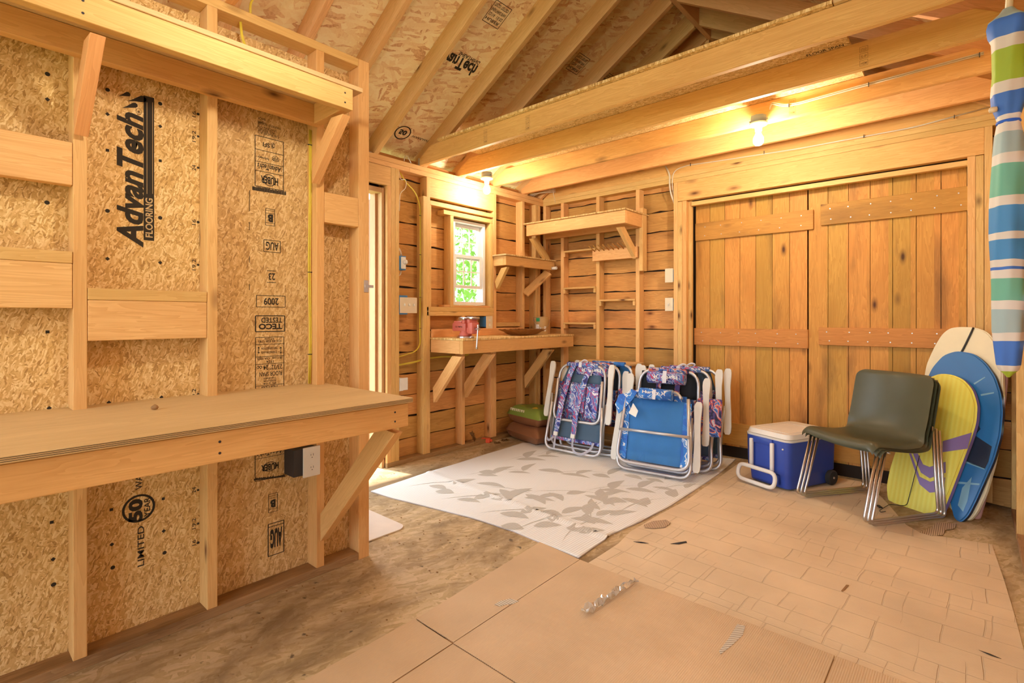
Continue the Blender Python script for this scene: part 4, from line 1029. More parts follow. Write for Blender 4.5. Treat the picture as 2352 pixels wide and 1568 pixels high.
bm = bmesh.new(); wrap(bm, -1.7, -1.2, .03, .10, .071); wrap(bm, -1.1, -.9, .03, .07, .071); wrap(bm, -.5, -.2, .03, .08, .071); obj('print_label', bm, 'paper', t, Matrix.Translation(tb_))
tube_obj('wire_handle', [(.084*math.cos(a), .084*math.sin(a), .150-.085*math.sin((a+2.2)/3.0*PI)) for a in [-2.2+3.0*k/14 for k in range(15)]], .0022, 'steel', t, Matrix.Translation(tb_))

# corner shelves
sh = thing('wall_shelf', 'narrow pine shelf on window wall above the far workbench', 'shelf', (XW, 4.0, 1.7))
lumber('shelf_board', (XS+.01, 3.665, 1.778), (-3.27, 4.388, 1.792), 'osb2', sh, ax=1)
lumber('shelf_board_front', (XW+.001, 3.60, 1.778), (-3.27, 3.664, 1.792), 'bench', sh, ax=1)
lumber('front_rail', (-3.328, 3.62, 1.687), (-3.29, 4.386, 1.777), 'beechrail', sh)
lumber('end_rail', (XW+.001, 3.62, 1.687), (-3.329, 3.658, 1.777), 'stud', sh)
beam('brace', (XW+.025, 3.640, 1.50), (-3.315, 3.640, 1.665), .038, .06, (1, 0, -1), 'stud', sh, cutA=-.8, cutB=.8)
beam('brace', (XW+.022, 4.06, 1.43), (-3.31, 4.30, 1.66), .020, .09, (1, 0, -.6), 'stud', sh)
bm = bmesh.new(); lathe(bm, [(.010, -.03), (.016, -.03), (.016, .03), (.010, .03), (.010, -.03)], 16)
tag(obj('pipe_clip', bm, 'white', None, Matrix.Translation((-3.262, 4.34, 1.705)) @ Matrix.Rotation(PI/2, 4, 'Y')), 'small white pipe ring at end of narrow window-wall shelf', 'ring')
sh = thing('wall_shelf', 'long high pine shelf on end wall left of the doors', 'shelf', (-2.8, YD, 2.1))
lumber('shelf_board', (-3.43, 4.03, 2.136), (-2.255, YD+.08, 2.150), 'osb2', sh, ax=0)
lumber('front_rail', (-3.40, 4.05, 2.020), (-2.27, 4.088, 2.135), 'stud', sh)
lumber('end_rail', (-2.308, 4.089, 2.020), (-2.27, YD-.001, 2.135), 'beechrail', sh)
lumber('back_rail', (-3.40, YD-.038, 2.020), (-2.31, YD-.001, 2.135), 'beechrail', sh)
for x in (-3.36, -2.352):
    beam('brace', (x, YD-.022, 1.78), (x, 4.11, 2.0), .038, .07, (0, -1, -1), 'stud', sh, cutA=-.8, cutB=.8)
def bay_shelf(x0, x1, z, label, r=1):
    t = thing('bay_shelf', label, 'shelf', ((x0+x1)/2, YD, z), group='small shelves between end wall studs')
    lumber('shelf_board', (x0, YD-.014, z), (x1, YS-.002, z+.018), 'stud', t)
    for x in (x0, x1-.024): lumber('cleat', (x, YD-.012, z-.045), (x+.024, YD+.05, z-.001), 'stud', t)
bay_shelf(-3.176, -2.784, 1.862, 'small shelf between studs, topmost, left of the peg rack')
bay_shelf(-3.176, -2.784, 1.482, 'small shelf between studs, middle of the left-hand three')
bay_shelf(-3.176, -2.784, 1.122, 'small shelf between studs, lowest of the left-hand three')
bay_shelf(-2.744, -2.351, 1.348, 'small shelf between studs under the peg rack')
pr = thing('peg_rack', 'pine peg rack with a row of slanted dowels', 'rack', (-2.55, YD-.03, 1.8))
lumber('rack_board', (-2.80, YD-.042, 1.745), (-2.315, YD-.002, 1.850), 'stud', pr)
for k in range(9):
    x = -2.77+.053*k; tube_obj('peg', [(x, YD-.03, 1.835), (x-.02, YD-.125, 1.885)], .006, 'rail', pr, seg=6)
# little table behind the chairs
st = thing('side_table', 'low pine box table against end wall behind folded chairs', 'table', (-2.55, 4.25, 0))
lumber('table_top', (-2.85, 4.115, .757), (-2.262, YD-.002, .775), 'bench', st)
lumber('apron', (-2.81, 4.14, .66), (-2.285, 4.158, .756), 'stud', st); lumber('apron', (-2.303, 4.159, .66), (-2.285, YD-.004, .756), 'beechrail', st)
lumber('apron', (-2.81, 4.159, .66), (-2.792, YD-.004, .756), 'stud', st)
for (x, y) in ((-2.81, 4.14), (-2.323, 4.14), (-2.81, 4.34), (-2.323, 4.34)): lumber('leg', (x, y, 0.0), (x+.038, y+.038, .659), 'stud', st)

# ------------------------------------------------------------------ floor coverings
def hfun_rug(x, y):
    a = RA; b = RB; t = max(0, min(1, ((x-a[0])*(b[0]-a[0])+(y-a[1])*(b[1]-a[1]))/((b[0]-a[0])**2+(b[1]-a[1])**2)))
    d = math.hypot(x-a[0]-(b[0]-a[0])*t, y-a[1]-(b[1]-a[1])*t)
    z = .007+.013*math.exp(-(d/.016)**2)+.002*math.sin(9*x+4*y)*math.sin(7*y-3*x)
    return z
RA = onZ(985, 1087); RB = onZ(1395, 1236); RA = (RA.x, RA.y); RB = (RB.x, RB.y)
rugpx = [(852, 1130), (980, 1087), (1060, 1062), (1120, 1043), (1180, 1024), (1200, 1018)]
rp = [onZ(*p) for p in rugpx]+[Vector((-2.9, 3.93, 0)), Vector((-2.25, 4.10, 0)), Vector((-1.75, 4.40, 0))]+[onZ(*p) for p in ((1690, 1056), (1650, 1090), (1603, 1122), (1540, 1163), (1470, 1200), (1405, 1228), (1394, 1238), (1328, 1284), (1290, 1268), (1180, 1222), (1080, 1190), (980, 1165), (900, 1145))]
def inside(x, y, poly):
    c = False; n = len(poly)
    for i in range(n):
        a, b = poly[i], poly[i-1]
        if (a[1] > y) != (b[1] > y) and x < (b[0]-a[0])*(y-a[1])/(b[1]-a[1])+a[0]: c = not c
    return c
def sheet(name, poly, hf, mats, th, parent=None, cell=.03, origin=None, ang=0):
    """outline cut on a fine grid, so that it can undulate"""
    bm = bmesh.new(); vs = [bm.verts.new((p[0], p[1], 0)) for p in poly]; bm.faces.new(vs)
    xs = [p[0] for p in poly]; ys = [p[1] for p in poly]
    for ax, (lo, hi) in ((0, (min(xs), max(xs))), (1, (min(ys), max(ys)))):
        k = lo+cell
        while k < hi:
            co = [0, 0, 0]; co[ax] = k; no = [0, 0, 0]; no[ax] = 1
            bmesh.ops.bisect_plane(bm, geom=bm.verts[:]+bm.edges[:]+bm.faces[:], plane_co=co, plane_no=no, dist=1e-6); k += cell
    for v in bm.verts: v.co.z = hf(v.co.x, v.co.y)
    bmesh.ops.recalc_face_normals(bm, faces=bm.faces[:])
    for f in bm.faces:
        if f.normal.z < 0: f.normal_flip()
        f.smooth = True
    top = bm.faces[:]
    be = [e for e in bm.edges if e.is_boundary]
    r = bmesh.ops.extrude_edge_only(bm, edges=be)
    for v in r['geom']:
        if isinstance(v, bmesh.types.BMVert): v.co.z = max(v.co.z-th, .0004)
        if isinstance(v, bmesh.types.BMFace): v.material_index = 1 if len(mats) > 1 else 0
    return bm
mats = ['rug', 'rugedge', 'rugleaf']
bm = sheet('outdoor_rug', [(p.x, p.y) for p in rp], hfun_rug, mats, .006)
def leafdecal(bm, x, y, ang, ln, w, mi=2, n=7):
    prev = None; ca_, sa_ = math.cos(ang), math.sin(ang)
    for i in range(n+1):
        t = i/n; hw = w*math.sin(PI*min(1, t**.8))*.5; u = ln*t; bend = .12*ln*math.sin(PI*t)
        row = []
        for s in (-1, 0, 1):
            lx = u; ly = s*hw+bend; px_, py_ = x+lx*ca_-ly*sa_, y+lx*sa_+ly*ca_
            row.append(bm.verts.new((px_, py_, hfun_rug(px_, py_)+.0012)))
        if prev:
            for k in (0, 1):
                try: f = bm.faces.new((prev[k], row[k], row[k+1], prev[k+1])); f.material_index = mi; f.smooth = True
                except Exception: pass
        prev = row
rnd = random.Random(21); pol = [(p.x, p.y) for p in rp]
def spray(x, y, ang, ln, n):
    for i in range(n):
        t = (i+1)/n; bx_ = x+math.cos(ang)*ln*t; by_ = y+math.sin(ang)*ln*t; sd = 1 if i % 2 else -1
        L_ = rnd.uniform(.14, .26); A_ = ang+sd*rnd.uniform(.4, .9)
        if inside(bx_, by_, pol) and inside(bx_+math.cos(A_)*L_, by_+math.sin(A_)*L_, pol): leafdecal(bm, bx_, by_, A_, L_, rnd.uniform(.05, .09))
    leafdecal(bm, x, y, ang, ln, .007)
for (u, v, ang, ln, n) in ((930, 1120, .9, .5, 3), (1010, 1150, .8, .55, 5), (1100, 1180, .7, .5, 4), (1180, 1220, 1.2, .5, 4), (1290, 1250, 1.6, .5, 3), (1220, 1130, .5, .6, 5),
                           (1060, 1095, 1.0, .6, 5), (1160, 1060, 1.2, .5, 5), (1250, 1090, .7, .6, 5), (1340, 1130, .9, .5, 5), (1420, 1180, 1.3, .5, 4), (1500, 1130, 1.0, .5, 4), (1360, 1200, 1.9, .4, 4), (1120, 1120, .2, .4, 4), (1440, 1100, .6, .4, 3), (1240, 1045, 1.4, .4, 4)):
    p = onZ(u, v); spray(p.x, p.y, ang, ln, n)
for (u, v) in ((1000, 1130), (1240, 1180), (1150, 1210), (1390, 1150), (1100, 1085), (1300, 1215)):
    p = onZ(u, v); leafdecal(bm, p.x, p.y, .4, .14, .10)
tag(obj('outdoor_rug', bm, mats), 'white woven outdoor rug with taupe leaf pattern', 'rug')

bm = bmesh.new(); pts = rrect(.78, .48, .06, 6, -2.39-.39, 1.80-.24); prism(bm, [(x, y, .007) for x, y in pts], (0, 0, 1), .006)
tag(obj('doormat', bm, 'mat'), 'pale doormat with rounded corner past partition end', 'mat')

# scored sheet of cardboard
def hcard(x, y): return .0036+.0012*math.sin(6*x+2*y)+.0010*math.sin(11*y-4*x)
A_ = [onZ(*p) for p in ((1348, 1296), (1420, 1250), (1448, 1222), (1500, 1190), (1575, 1150), (1640, 1105), (1700, 1062))]
poly = [(p.x, p.y) for p in A_]+[(-1.35, 4.48), (-.6, 4.48), (-.45, 4.2), (-.28, 3.72)]+[(onZ(u, v).x, onZ(u, v).y) for u, v in ((2110, 1222), (2155, 1232), (2278, 1252), (2305, 1330), (2335, 1430), (2358, 1520))]+[(.13, 2.0), (-.36, 2.04)]
mwS = None
bm = sheet('cardboard', poly, hcard, ['card', 'cardedge'], .0035)
big = tag(obj('cardboard_sheet', bm, ['card', 'cardedge'], None, None, True), 'large pale cardboard sheet with scored creases under chair and cooler', 'cardboard')
# flattened brown carton: panels with folds between them
ct = thing('flattened_carton', 'flattened brown carton with open flaps in the foreground', 'cardboard', (-1.0, 1.4, .005))
def hct(x, y): return .0085+.0010*math.sin(7*x+3*y)
def fold(poly, dz=0): 
    bm = sheet('p', poly, lambda x, y: hct(x, y)+dz, ['carton', 'cardedge'], .004, cell=.06); return obj('panel', bm, ['carton', 'cardedge'], ct, None, True)
fold([(-1.70, 2.135), (-1.432, 2.110), (-1.411, 1.268), (-1.632, 1.272)])
fold([(-1.429, 2.110), (-.359, 2.105), (-.354, 1.257), (-1.407, 1.264)])
fold([(-.355, 2.105), (.12, 2.10), (.12, 1.257), (-.350, 1.257)])
fold([(-1.638, 1.266), (-1.409, 1.260), (-1.392, .35), (-1.615, .35)])
fold([(-1.404, 1.259), (-.354, 1.253), (-.36, .2), (-1.382, .2)])
fold([(-.350, 1.253), (.12, 1.253), (.12, .2), (-.354, .2)])
bm = bmesh.new(); prism(bm, [(-1.45, .3, .0062), (.11, .3, .0062), (.11, 2.08, .0062), (-1.45, 2.08, .0062)], (0, 0, 1), .001); obj('fold_lines', bm, 'leaf', ct)
# torn spots
def torn(parent, pxs, z, mat='torn', ang=0):
    pts = [onZ(u, v, z) for u, v in pxs]; c = sum(pts, Vector())/len(pts); mw = Matrix.Translation(c) @ Matrix.Rotation(ang, 4, 'Z'); im = mw.inverted()
    bm = bmesh.new(); prism(bm, [im @ p for p in pts], (0, 0, 1), .001); obj('torn_patch', bm, mat, parent, mw)
torn(ct, [(1694, 1432), (1712, 1437), (1706, 1458), (1680, 1482), (1655, 1502), (1652, 1494), (1672, 1468)], .0110, ang=.9)
torn(big, [(1478, 1205), (1500, 1196), (1530, 1193), (1541, 1200), (1528, 1210), (1500, 1213), (1480, 1211)], .0066, 'cardedge', .3)
torn(big, [(2112, 1222), (2140, 1210), (2150, 1200), (2198, 1202), (2192, 1213), (2172, 1216), (2165, 1228), (2140, 1230)], .0066, 'cardedge', 0)
torn(ct, [(1135, 1388), (1150, 1379), (1172, 1374), (1192, 1380), (1178, 1386), (1160, 1388), (1148, 1392)], .0108)
torn(big, [(1932, 1356), (1944, 1342), (1950, 1343), (1940, 1354), (1935, 1358)], .0066, 'leaf')
torn(big, [(1540, 1248), (1576, 1242), (1578, 1245), (1560, 1249)], .0066, 'blackcord')
for (u0, v0, u1, v1) in ((2248, 1492, 2300, 1512), (1455, 1243, 1490, 1247)):
    torn(big, [(u0, v0), ((u0+u1)/2, (v0+v1)/2-1.5), (u1, v1), ((u0+u1)/2, (v0+v1)/2+1.5)], .0066, 'blackcord')
# crumpled clear tape
a = onZ(1340, 1412, .012); b = onZ(1462, 1335, .012); bm = bmesh.new(); rnd = random.Random(5); prev = None
for i in range(27):
    t = i/26; c = a.lerp(b, t); dd = (b-a).normalized(); n_ = Vector((-dd.y, dd.x, 0)); row = []
    for s in (-1.5, -.5, .5, 1.5): row.append(bm.verts.new(c+n_*s*.014*(1-.45*t)+n_*rnd.uniform(-.006, .006)+Vector((0, 0, rnd.uniform(.001, .024)))))
    if prev:
        for k in range(3): bm.faces.new((prev[k], row[k], row[k+1], prev[k+1]))
    prev = row
bmesh.ops.solidify(bm, geom=bm.faces[:], thickness=.0006)
tag(obj('packing_tape', bm, 'tape'), 'crumpled strip of clear packing tape on the brown carton', 'tape')

# ------------------------------------------------------------------ folding beach chairs
def beach_chair(loc, rot, lean, label, kind, group, low=False):
    """folded flat, standing on its lower tubes; local x = width, y = away from viewer, z = up"""
    t = thing('beach_chair', label, 'chair', loc, rot, group)
    mw = Matrix.Translation(loc) @ Matrix.Rotation(rot, 4, 'Z') @ Matrix.Rotation(-lean, 4, 'X')
    R = .0125
    fab = {'navy': 'navyfab', 'blue': 'hibis', 'dark': 'redfab'}[kind]
    msh = {'navy': 'mesh', 'blue': 'bluefab', 'dark': 'blackmesh'}[kind]
    def tb(name, pts, rr=.07, r=R, closed=False, mat='alu'): 
        return tube_obj(name, fillet(pts, rr, 6, closed), r, mat, t, mw, closed=closed)
    tb('leg_frame', [(-.255, -.045, .42), (-.285, -.045, .013), (.285, -.045, .013), (.255, -.045, .42)], .09)
    tb('leg_frame', [(-.245, .02, .45), (-.262, .02, .045), (.262, .02, .045), (.245, .02, .45)], .08)
    top_ = .60 if low else .775
    tb('back_frame', [(-.255, 0, .10), (-.232, 0, top_), (.232, 0, top_), (.255, 0, .10)], .12)
    def sheet_part(name, x0, x1, z0, z1, y, mat, th=.004, bow=.0, top=None):
        bm = bmesh.new(); nx, nz = 8, 6; g = []
        for j in range(nz+1):
            tz = j/nz; row = []
            w0 = x0; w1 = x1
            if top is not None: w0 = x0+(top[0]-x0)*tz; w1 = x1+(top[1]-x1)*tz
            for i in range(nx+1):
                tx = i/nx; row.append(bm.verts.new((w0+(w1-w0)*tx, y+bow*math.sin(PI*tx)*math.sin(PI*tz), z0+(z1-z0)*tz)))
            g.append(row)
        for j in range(nz):
            for i in range(nx): f = bm.faces.new((g[j][i], g[j][i+1], g[j+1][i+1], g[j+1][i])); f.smooth = True
        bmesh.ops.solidify(bm, geom=bm.faces[:], thickness=th)
        return obj(name, bm, mat, t, mw)
    def pad(name, x0, x1, z0, z1, y0, y1, mat, bev=.02):
        bm = bmesh.new(); bx(bm, (x0, y0, z0), (x1, y1, z1), bev); return obj(name, bm, mat, t, mw, True)
    sleeve = lambda: tube_obj('top_sleeve', [(-.16, 0, .775), (.16, 0, .775)], .021, fab, t, mw)
    if kind != 'blue' or not low: sleeve()
    if kind == 'navy':
        tb('seat_frame', [(-.225, -.03, .64), (-.235, -.03, .275), (.235, -.03, .275), (.225, -.03, .64)], .08)
        sheet_part('seat_mesh', -.245, .245, .10, .29, .0, msh); sheet_part('back_mesh', -.215, .215, .60, .765, .012, msh, top=(-.15, .16))
        sheet_part('pouch', -.225, .225, .28, .615, -.006, fab, .02, -.015)
        pad('lower_binding', -.25, .25, .095, .125, -.012, .01, fab, .006)
        pad('pouch_pocket', -.09, .07, .35, .60, -.035, -.012, fab, .02); pad('pouch_pocket', .08, .20, .32, .59, -.032, -.012, fab, .02)
        for (x0, x1, x2) in ((-.085, -.15, -.175), (.09, .02, .005)):
            bm = bmesh.new(); prev = None
            for (x, y, z, w) in ((x0+.0, -.02, .765, .026), ((x0+x1)/2, -.035, .64, .026), (x1, -.055, .42, .027), (x1-.01, -.058, .28, .026), (x2, -.05, .16, .022)):
                row = [bm.verts.new((x-w, y, z)), bm.verts.new((x+w, y, z)), bm.verts.new((x+w, y+.006, z)), bm.verts.new((x-w, y+.006, z))]
                if prev:
                    for k in range(4): bm.faces.new((prev[k], prev[(k+1) % 4], row[(k+1) % 4], row[k]))
                prev = row
            s = obj('shoulder_strap', bm, fab, t, mw)
            bm = bmesh.new(); bx(bm, (x2-.02, -.062, .130), (x2+.02, -.044, .165), .003); obj('buckle', bm, 'white', s, mw)
        for pts in ([(-.175, -.055, .135), (-.172, -.06, .02)], [(-.29, -.03, .12), (-.24, -.06, .07), (-.19, -.055, .12)], [(.005, -.055, .135), (.02, -.065, .03), (.10, -.07, .0), (.19, -.05, .06), (.20, -.03, .12)]):
            pts = fillet(pts, .06, 5); bm = bmesh.new(); prev = None
            for i, p in enumerate(pts):
                d_ = (Vector(pts[min(i+1, len(pts)-1)])-Vector(pts[max(i-1, 0)])).normalized(); n_ = Vector((-d_.z, 0, d_.x)).normalized()*.010
                row = [bm.verts.new(Vector(p)+n_), bm.verts.new(Vector(p)-n_)]
                if prev: bm.faces.new((prev[0], prev[1], row[1], row[0]))
                prev = row
            bmesh.ops.solidify(bm, geom=bm.faces[:], thickness=.0015); obj('webbing', bm, 'webbing', t, mw)
        bm = bmesh.new(); tube(bm, fillet([(-.03, -.015, .79), (.02, -.02, .82), (.05, -.01, .81), (.03, 0, .79)], .02), .007, 6); bx(bm, (-.03, -.026, .75), (.0, -.018, .795)); obj('tie', bm, 'webbing', t, mw)
    elif kind == 'blue' and not low:
        sheet_part('back_panel', -.22, .22, .30, .765, .0, 'bluefab')
    elif kind == 'blue':
        tb('front_frame', [(-.238, -.072, .58), (-.28, -.072, .065), (.28, -.072, .065), (.238, -.072, .58)], .10)
        tube_obj('cross_bar', [(-.268, -.088, .305), (.268, -.088, .305)], .011, 'alu', t, mw)
        tb('pillow_bar', [(-.19, -.072, .575), (-.15, -.055, .62), (.15, -.055, .62), (.19, -.072, .575)], .05)
        sheet_part('seat_panel', -.235, .235, .085, .555, -.052, 'bluefab', .004, .012)
        for s in (-1, 1):
            bm = bmesh.new(); bx(bm, (s*.235-.028, -.060, .085), (s*.235+.028, -.050, .55), .003); obj('side_binding', bm, 'hibis', t, mw)
        sheet_part('back_panel', -.215, .215, .50, .60, -.02, 'hibis')
        bm = bmesh.new(); tube(bm, [(-.125, -.085, .595), (.125, -.085, .595)], .042, 14); pl = obj('pillow', bm, 'hibis', t, mw)
        bm = bmesh.new(); text(bm, 'Hurley', (-.095, -.1285, .585), (1, 0, 0), (0, 0, 1), .13, .03, .03); text(bm, ')(', (.05, -.1285, .585), (1, 0, 0), (0, 0, 1), .035, .028, .03); obj('lettering', bm, 'paper', pl, mw)
        bm = bmesh.new(); bx(bm, (-.012, -.132, .55), (.012, -.128, .625), .001); obj('strap', bm, 'webbing', pl, mw)
        bm = bmesh.new(); prism(bm, [(-.17, -.098, .51), (-.125, -.098, .455), (-.14, -.098, .405), (-.20, -.098, .43)], (0, -1, 0), .001); obj('price_tag', bm, 'paper', t, mw)
        bm = bmesh.new(); prism(bm, [(-.15, -.085, .60), (-.20, -.085, .62), (-.235, -.085, .585), (-.30, -.08, .57), (-.33, -.07, .49), (-.29, -.08, .42), (-.24, -.085, .47), (-.19, -.085, .53)], (0, -1, 0), .01); obj('pouch_flap', bm, ['hibis'], t, mw)
    else:
        sheet_part('back_mesh', -.225, .225, .42, .765, .008, msh); sheet_part('pouch', -.225, .225, .25, .56, -.005, fab, .02, -.01)
        bm = bmesh.new(); tube(bm, [(-.145, -.05, .71), (.145, -.05, .71)], .048, 14); pl = obj('pillow', bm, 'navyfab', t, mw)
        bm = bmesh.new(); text(bm, 'Hurley', (.10, -.0995, .730), (-1, 0, 0), (0, 0, -1), .13, .034, .03); text(bm, ')(', (-.05, -.0995, .730), (-1, 0, 0), (0, 0, -1), .04, .034, .03); obj('lettering', bm, 'paper', pl, mw)
        bm = bmesh.new(); bx(bm, (-.015, -.103, .665), (.015, -.097, .76), .001); obj('strap', bm, 'webbing', pl, mw)
        for x in (-.09, .06): bm = bmesh.new(); bx(bm, (x, -.02, .55), (x+.04, -.012, .70), .002); obj('shoulder_strap', bm, fab, t, mw)
        bm = bmesh.new(); bx(bm, (.24, -.03, .30), (.42, .0, .58), .012); obj('side_pouch', bm, 'redfab', t, mw, True)
    for s in (-1, 1):   # armrests hang down both sides
        pr_ = [(.0, .79, .012), (.0, .782, .021), (.002, .76, .027), (.003, .73, .028), (.002, .66, .023), (-.004, .56, .020), (-.010, .44, .023), (-.012, .34, .026), (-.011, .30, .024), (-.010, .285, .014)]
        if low: pr_ = [(a_, z-.22, w) for a_, z, w in pr_]
        if kind == 'dark': pr_ = [(a_, z-.06, w) for a_, z, w in pr_]
        bm = bmesh.new(); prev = None; cx = s*.305
        for (dx, z, w) in pr_:
            row = [bm.verts.new((cx+s*dx*-1+sx*w, y, z)) for sx, y in ((-1, -.035), (1, -.035), (1, -.018), (-1, -.018))]
            if prev:
                for k in range(4): bm.faces.new((prev[k], prev[(k+1) % 4], row[(k+1) % 4], row[k]))
            else: bm.faces.new(row)
            prev = row
        bm.faces.new(list(reversed(prev)))
        bmesh.ops.bevel(bm, geom=[e for e in bm.edges if e.calc_length() > .01 and len(e.link_faces) == 2 and e.calc_face_angle(0) > .6], offset=.006, segments=2, affect='EDGES')
        obj('armrest', bm, 'armr', t, mw, True)
        tube_obj('arm_strut', [(s*.262, .0, .10), (s*.285, -.015, .50)], .007, 'alu', t, mw)
    return t
gL, gR = 'folded beach chairs, left stack', 'folded beach chairs, right stack'
angL = .07
pL = Vector((-2.585, 3.72, .008))
beach_chair(pL, angL-.03, .20, 'folded beach chair with floral pouch and straps, front of left stack', 'navy', gL)
beach_chair(pL+Vector((.085, .115, 0)), angL, .17, 'folded beach chair in middle of left stack', 'dark', gL)
beach_chair(pL+Vector((.155, .225, 0)), angL, .14, 'folded beach chair at back of left stack, blue top sleeve', 'blue', gL)
pR = Vector((-1.79, 3.62, .008)); angR = .12
beach_chair(pR, angR, .24, 'folded bright blue beach chair, front of right stack', 'blue', gR, True)
beach_chair(pR+Vector((.0, .150, 0)), angR, .21, 'folded dark floral beach chair behind the bright blue one', 'dark', gR)
beach_chair(pR+Vector((.05, .275, 0)), angR, .18, 'folded beach chair third in the right stack', 'navy', gR)
beach_chair(pR+Vector((.08, .385, 0)), angR, .16, 'folded beach chair at back of right stack', 'navy', gR)

# ------------------------------------------------------------------ wheeled cooler
cr_ = -.415; cl = Vector((-1.085, 3.925, .0045))
co = thing('cooler', 'blue wheeled cooler with white lid and long pull handle', 'cooler', cl, cr_)
mc = Matrix.Translation(cl) @ Matrix.Rotation(cr_, 4, 'Z')
def tapered(bm, w0, d0, w1, d1, z0, z1, r, y0=0, mi=0, seg=5):
    a = rrect(w0, d0, r, seg, 0, y0+d0/2); b = rrect(w1, d1, r, seg, 0, y0+d0/2); A = [bm.verts.new((x, y, z0)) for x, y in a]; B = [bm.verts.new((x, y, z1)) for x, y in b]
    n = len(A)
    for k in range(n): f = bm.faces.new((A[k], A[(k+1) % n], B[(k+1) % n], B[k])); f.material_index = mi; f.smooth = True
    bm.faces.new(list(reversed(A))).material_index = mi; bm.faces.new(B).material_index = mi
bm = bmesh.new(); tapered(bm, .320, .46, .335, .48, .012, .12, .04, .02); tapered(bm, .352, .50, .360, .51, .105, .335, .045, 0)
bx(bm, (-.10, -.018, .29), (.06, .02, .335), .006)
body = obj('body', bm, 'cooler', co, mc, True)
bm = bmesh.new(); bx(bm, (-.085, -.004, .13), (.045, .002, .285), .002); obj('front_recess', bm, 'cooler', co, mc)
bm = bmesh.new(); bx(bm, (-.115, -.002, .03), (.10, .02, .10), .004); obj('lower_step', bm, 'cooler', co, mc)
bm = bmesh.new(); tapered(bm, .366, .515, .368, .52, .334, .350, .05, -.004); tapered(bm, .362, .50, .345, .48, .353, .385, .05, 0); tapered(bm, .25, .36, .25, .36, .385, .3855, .01, .06)
lid = obj('lid', bm, 'lid', co, mc, True)
bm = bmesh.new(); rect = rrect(.27, .33, .012, 3, 0, .22)
for (a0, a1) in (((-.135, .055), (.135, .060)), ((-.135, .055), (-.130, .385)), ((.130, .055), (.135, .385)), ((-.135, .38), (.135, .385))): bx(bm, (a0[0], a0[1], .3852), (a1[0], a1[1], .3880), .001)
obj('lid_rim', bm, 'lid', lid, mc)
bm = bmesh.new()
for x in (-.105, .065): bx(bm, (x-.012, -.032, .12), (x+.012, -.012, .315), .004)
h_ = obj('handle_bars', bm, 'white', co, mc, True)
bm = bmesh.new(); tube(bm, fillet([(-.175, -.065, .125), (.13, -.065, .125), (.13, -.085, .025), (-.175, -.085, .025)], .049, 8, True), .014, 10, True); obj('handle_grip', bm, 'white', co, mc)
for s in (-1, 1):
    bm = bmesh.new(); lathe(bm, [(.0, -.018), (.045, -.018), (.052, -.012), (.052, .012), (.045, .018), (.0, .018)], 24)
    w = obj('wheel', bm, 'rubber', co, mc @ Matrix.Translation((s*.178, .44, .052)) @ Matrix.Rotation(PI/2, 4, 'Y'), True)
    bm = bmesh.new(); lathe(bm, [(.0, -.001), (.008, -.001), (.008, .004), (.0, .005)], 12); obj('hub_pin', bm, 'steel', w, mc @ Matrix.Translation((s*.178+s*.018, .44, .052)) @ Matrix.Rotation(s*PI/2, 4, 'Y'))
for s in (-1, 1):
    bm = bmesh.new(); lathe(bm, [(.0, 0), (.007, 0), (.006, .006), (.0, .008)], 12); obj('hinge_stud', bm, 'porc', co, mc @ Matrix.Translation((s*.125+.01, -.001, .285)) @ Matrix.Rotation(PI/2, 4, 'X'))

# ------------------------------------------------------------------ stacked plastic chairs
def shell_mesh(th=.008):
    key = [(.052, .398), (.062, .425), (.095, .440), (.18, .430), (.28, .418), (.37, .420), (.43, .440), (.465, .480), (.487, .54), (.505, .62), (.522, .70), (.536, .765), (.548, .800), (.570, .812)]
    K = [Vector((a, b)) for a, b in key]; prof = []
    for i in range(len(K)-1):
        p0, p1, p2, p3 = K[max(i-1, 0)], K[i], K[i+1], K[min(i+2, len(K)-1)]
        for q in range(3):
            t = q/3; prof.append((.5*((2*p1)+(p2-p0)*t+(2*p0-5*p1+4*p2-p3)*t*t+(3*p1-p0-3*p2+p3)*t**3), i+t))
    prof.append((K[-1], len(K)-1.)); sm = lambda x: max(0, min(1, x))**2*(3-2*max(0, min(1, x)))
    bm = bmesh.new(); nx = 32; g = []
    for (p, s_) in prof:
        w = .262-.006*sm((s_-5)/2)-.040*sm((s_-11)/2)
        if s_ < 1.5: w -= .006*(1.5-s_)
        seat = 1-sm((s_-5.2)/2.2); row = []
        for k in range(nx+1):
            t = -1+2*k/nx; e = max(0, abs(t)-.82)/.18
            row.append(bm.verts.new((w*t, p.x-.042*t*t*(1-seat), p.y+seat*(.016*t*t-.030*e*e))))
        g.append(row)
    for i in range(len(g)-1):
        for k in range(nx): f = bm.faces.new((g[i][k], g[i][k+1], g[i+1][k+1], g[i+1][k])); f.smooth = True
    bmesh.ops.solidify(bm, geom=bm.faces[:], thickness=th)
    for f in bm.faces: f.smooth = True
    return bm
cR = -.600; base = Vector((-.625, 3.675, .005))
first = None
for k in range(3):
    fwd = Vector((-math.sin(-cR)*-1, 0, 0)); R_ = Matrix.Rotation(cR, 4, 'Z'); off = R_ @ Vector((0, -.027*k, .013*k))
    loc = base+off
    lab = ('olive plastic chair on chrome sled legs, bottom of the stack', 'olive plastic chair on chrome sled legs, middle of the stack', 'olive plastic chair on chrome sled legs, top of the stack')[k]
    t = thing('plastic_chair', lab, 'chair', loc, cR, 'stacked olive plastic chairs'); mk = Matrix.Translation(loc) @ R_
    o = obj('shell', shell_mesh(), 'olive', t, mk, True)
    for s in (-1, 1):
        z0 = .008
        tube_obj('sled_leg', fillet([(s*.232, .115, .425), (s*.243, .0, z0+.001), (s*.243, .545, z0+.001), (s*.243, .500, .52)], .035, 6), .0078, 'chrome', t, mk)
    tube_obj('under_rail', [(-.23, .15, .405), (.23, .15, .405)], .0065, 'chrome', t, mk)

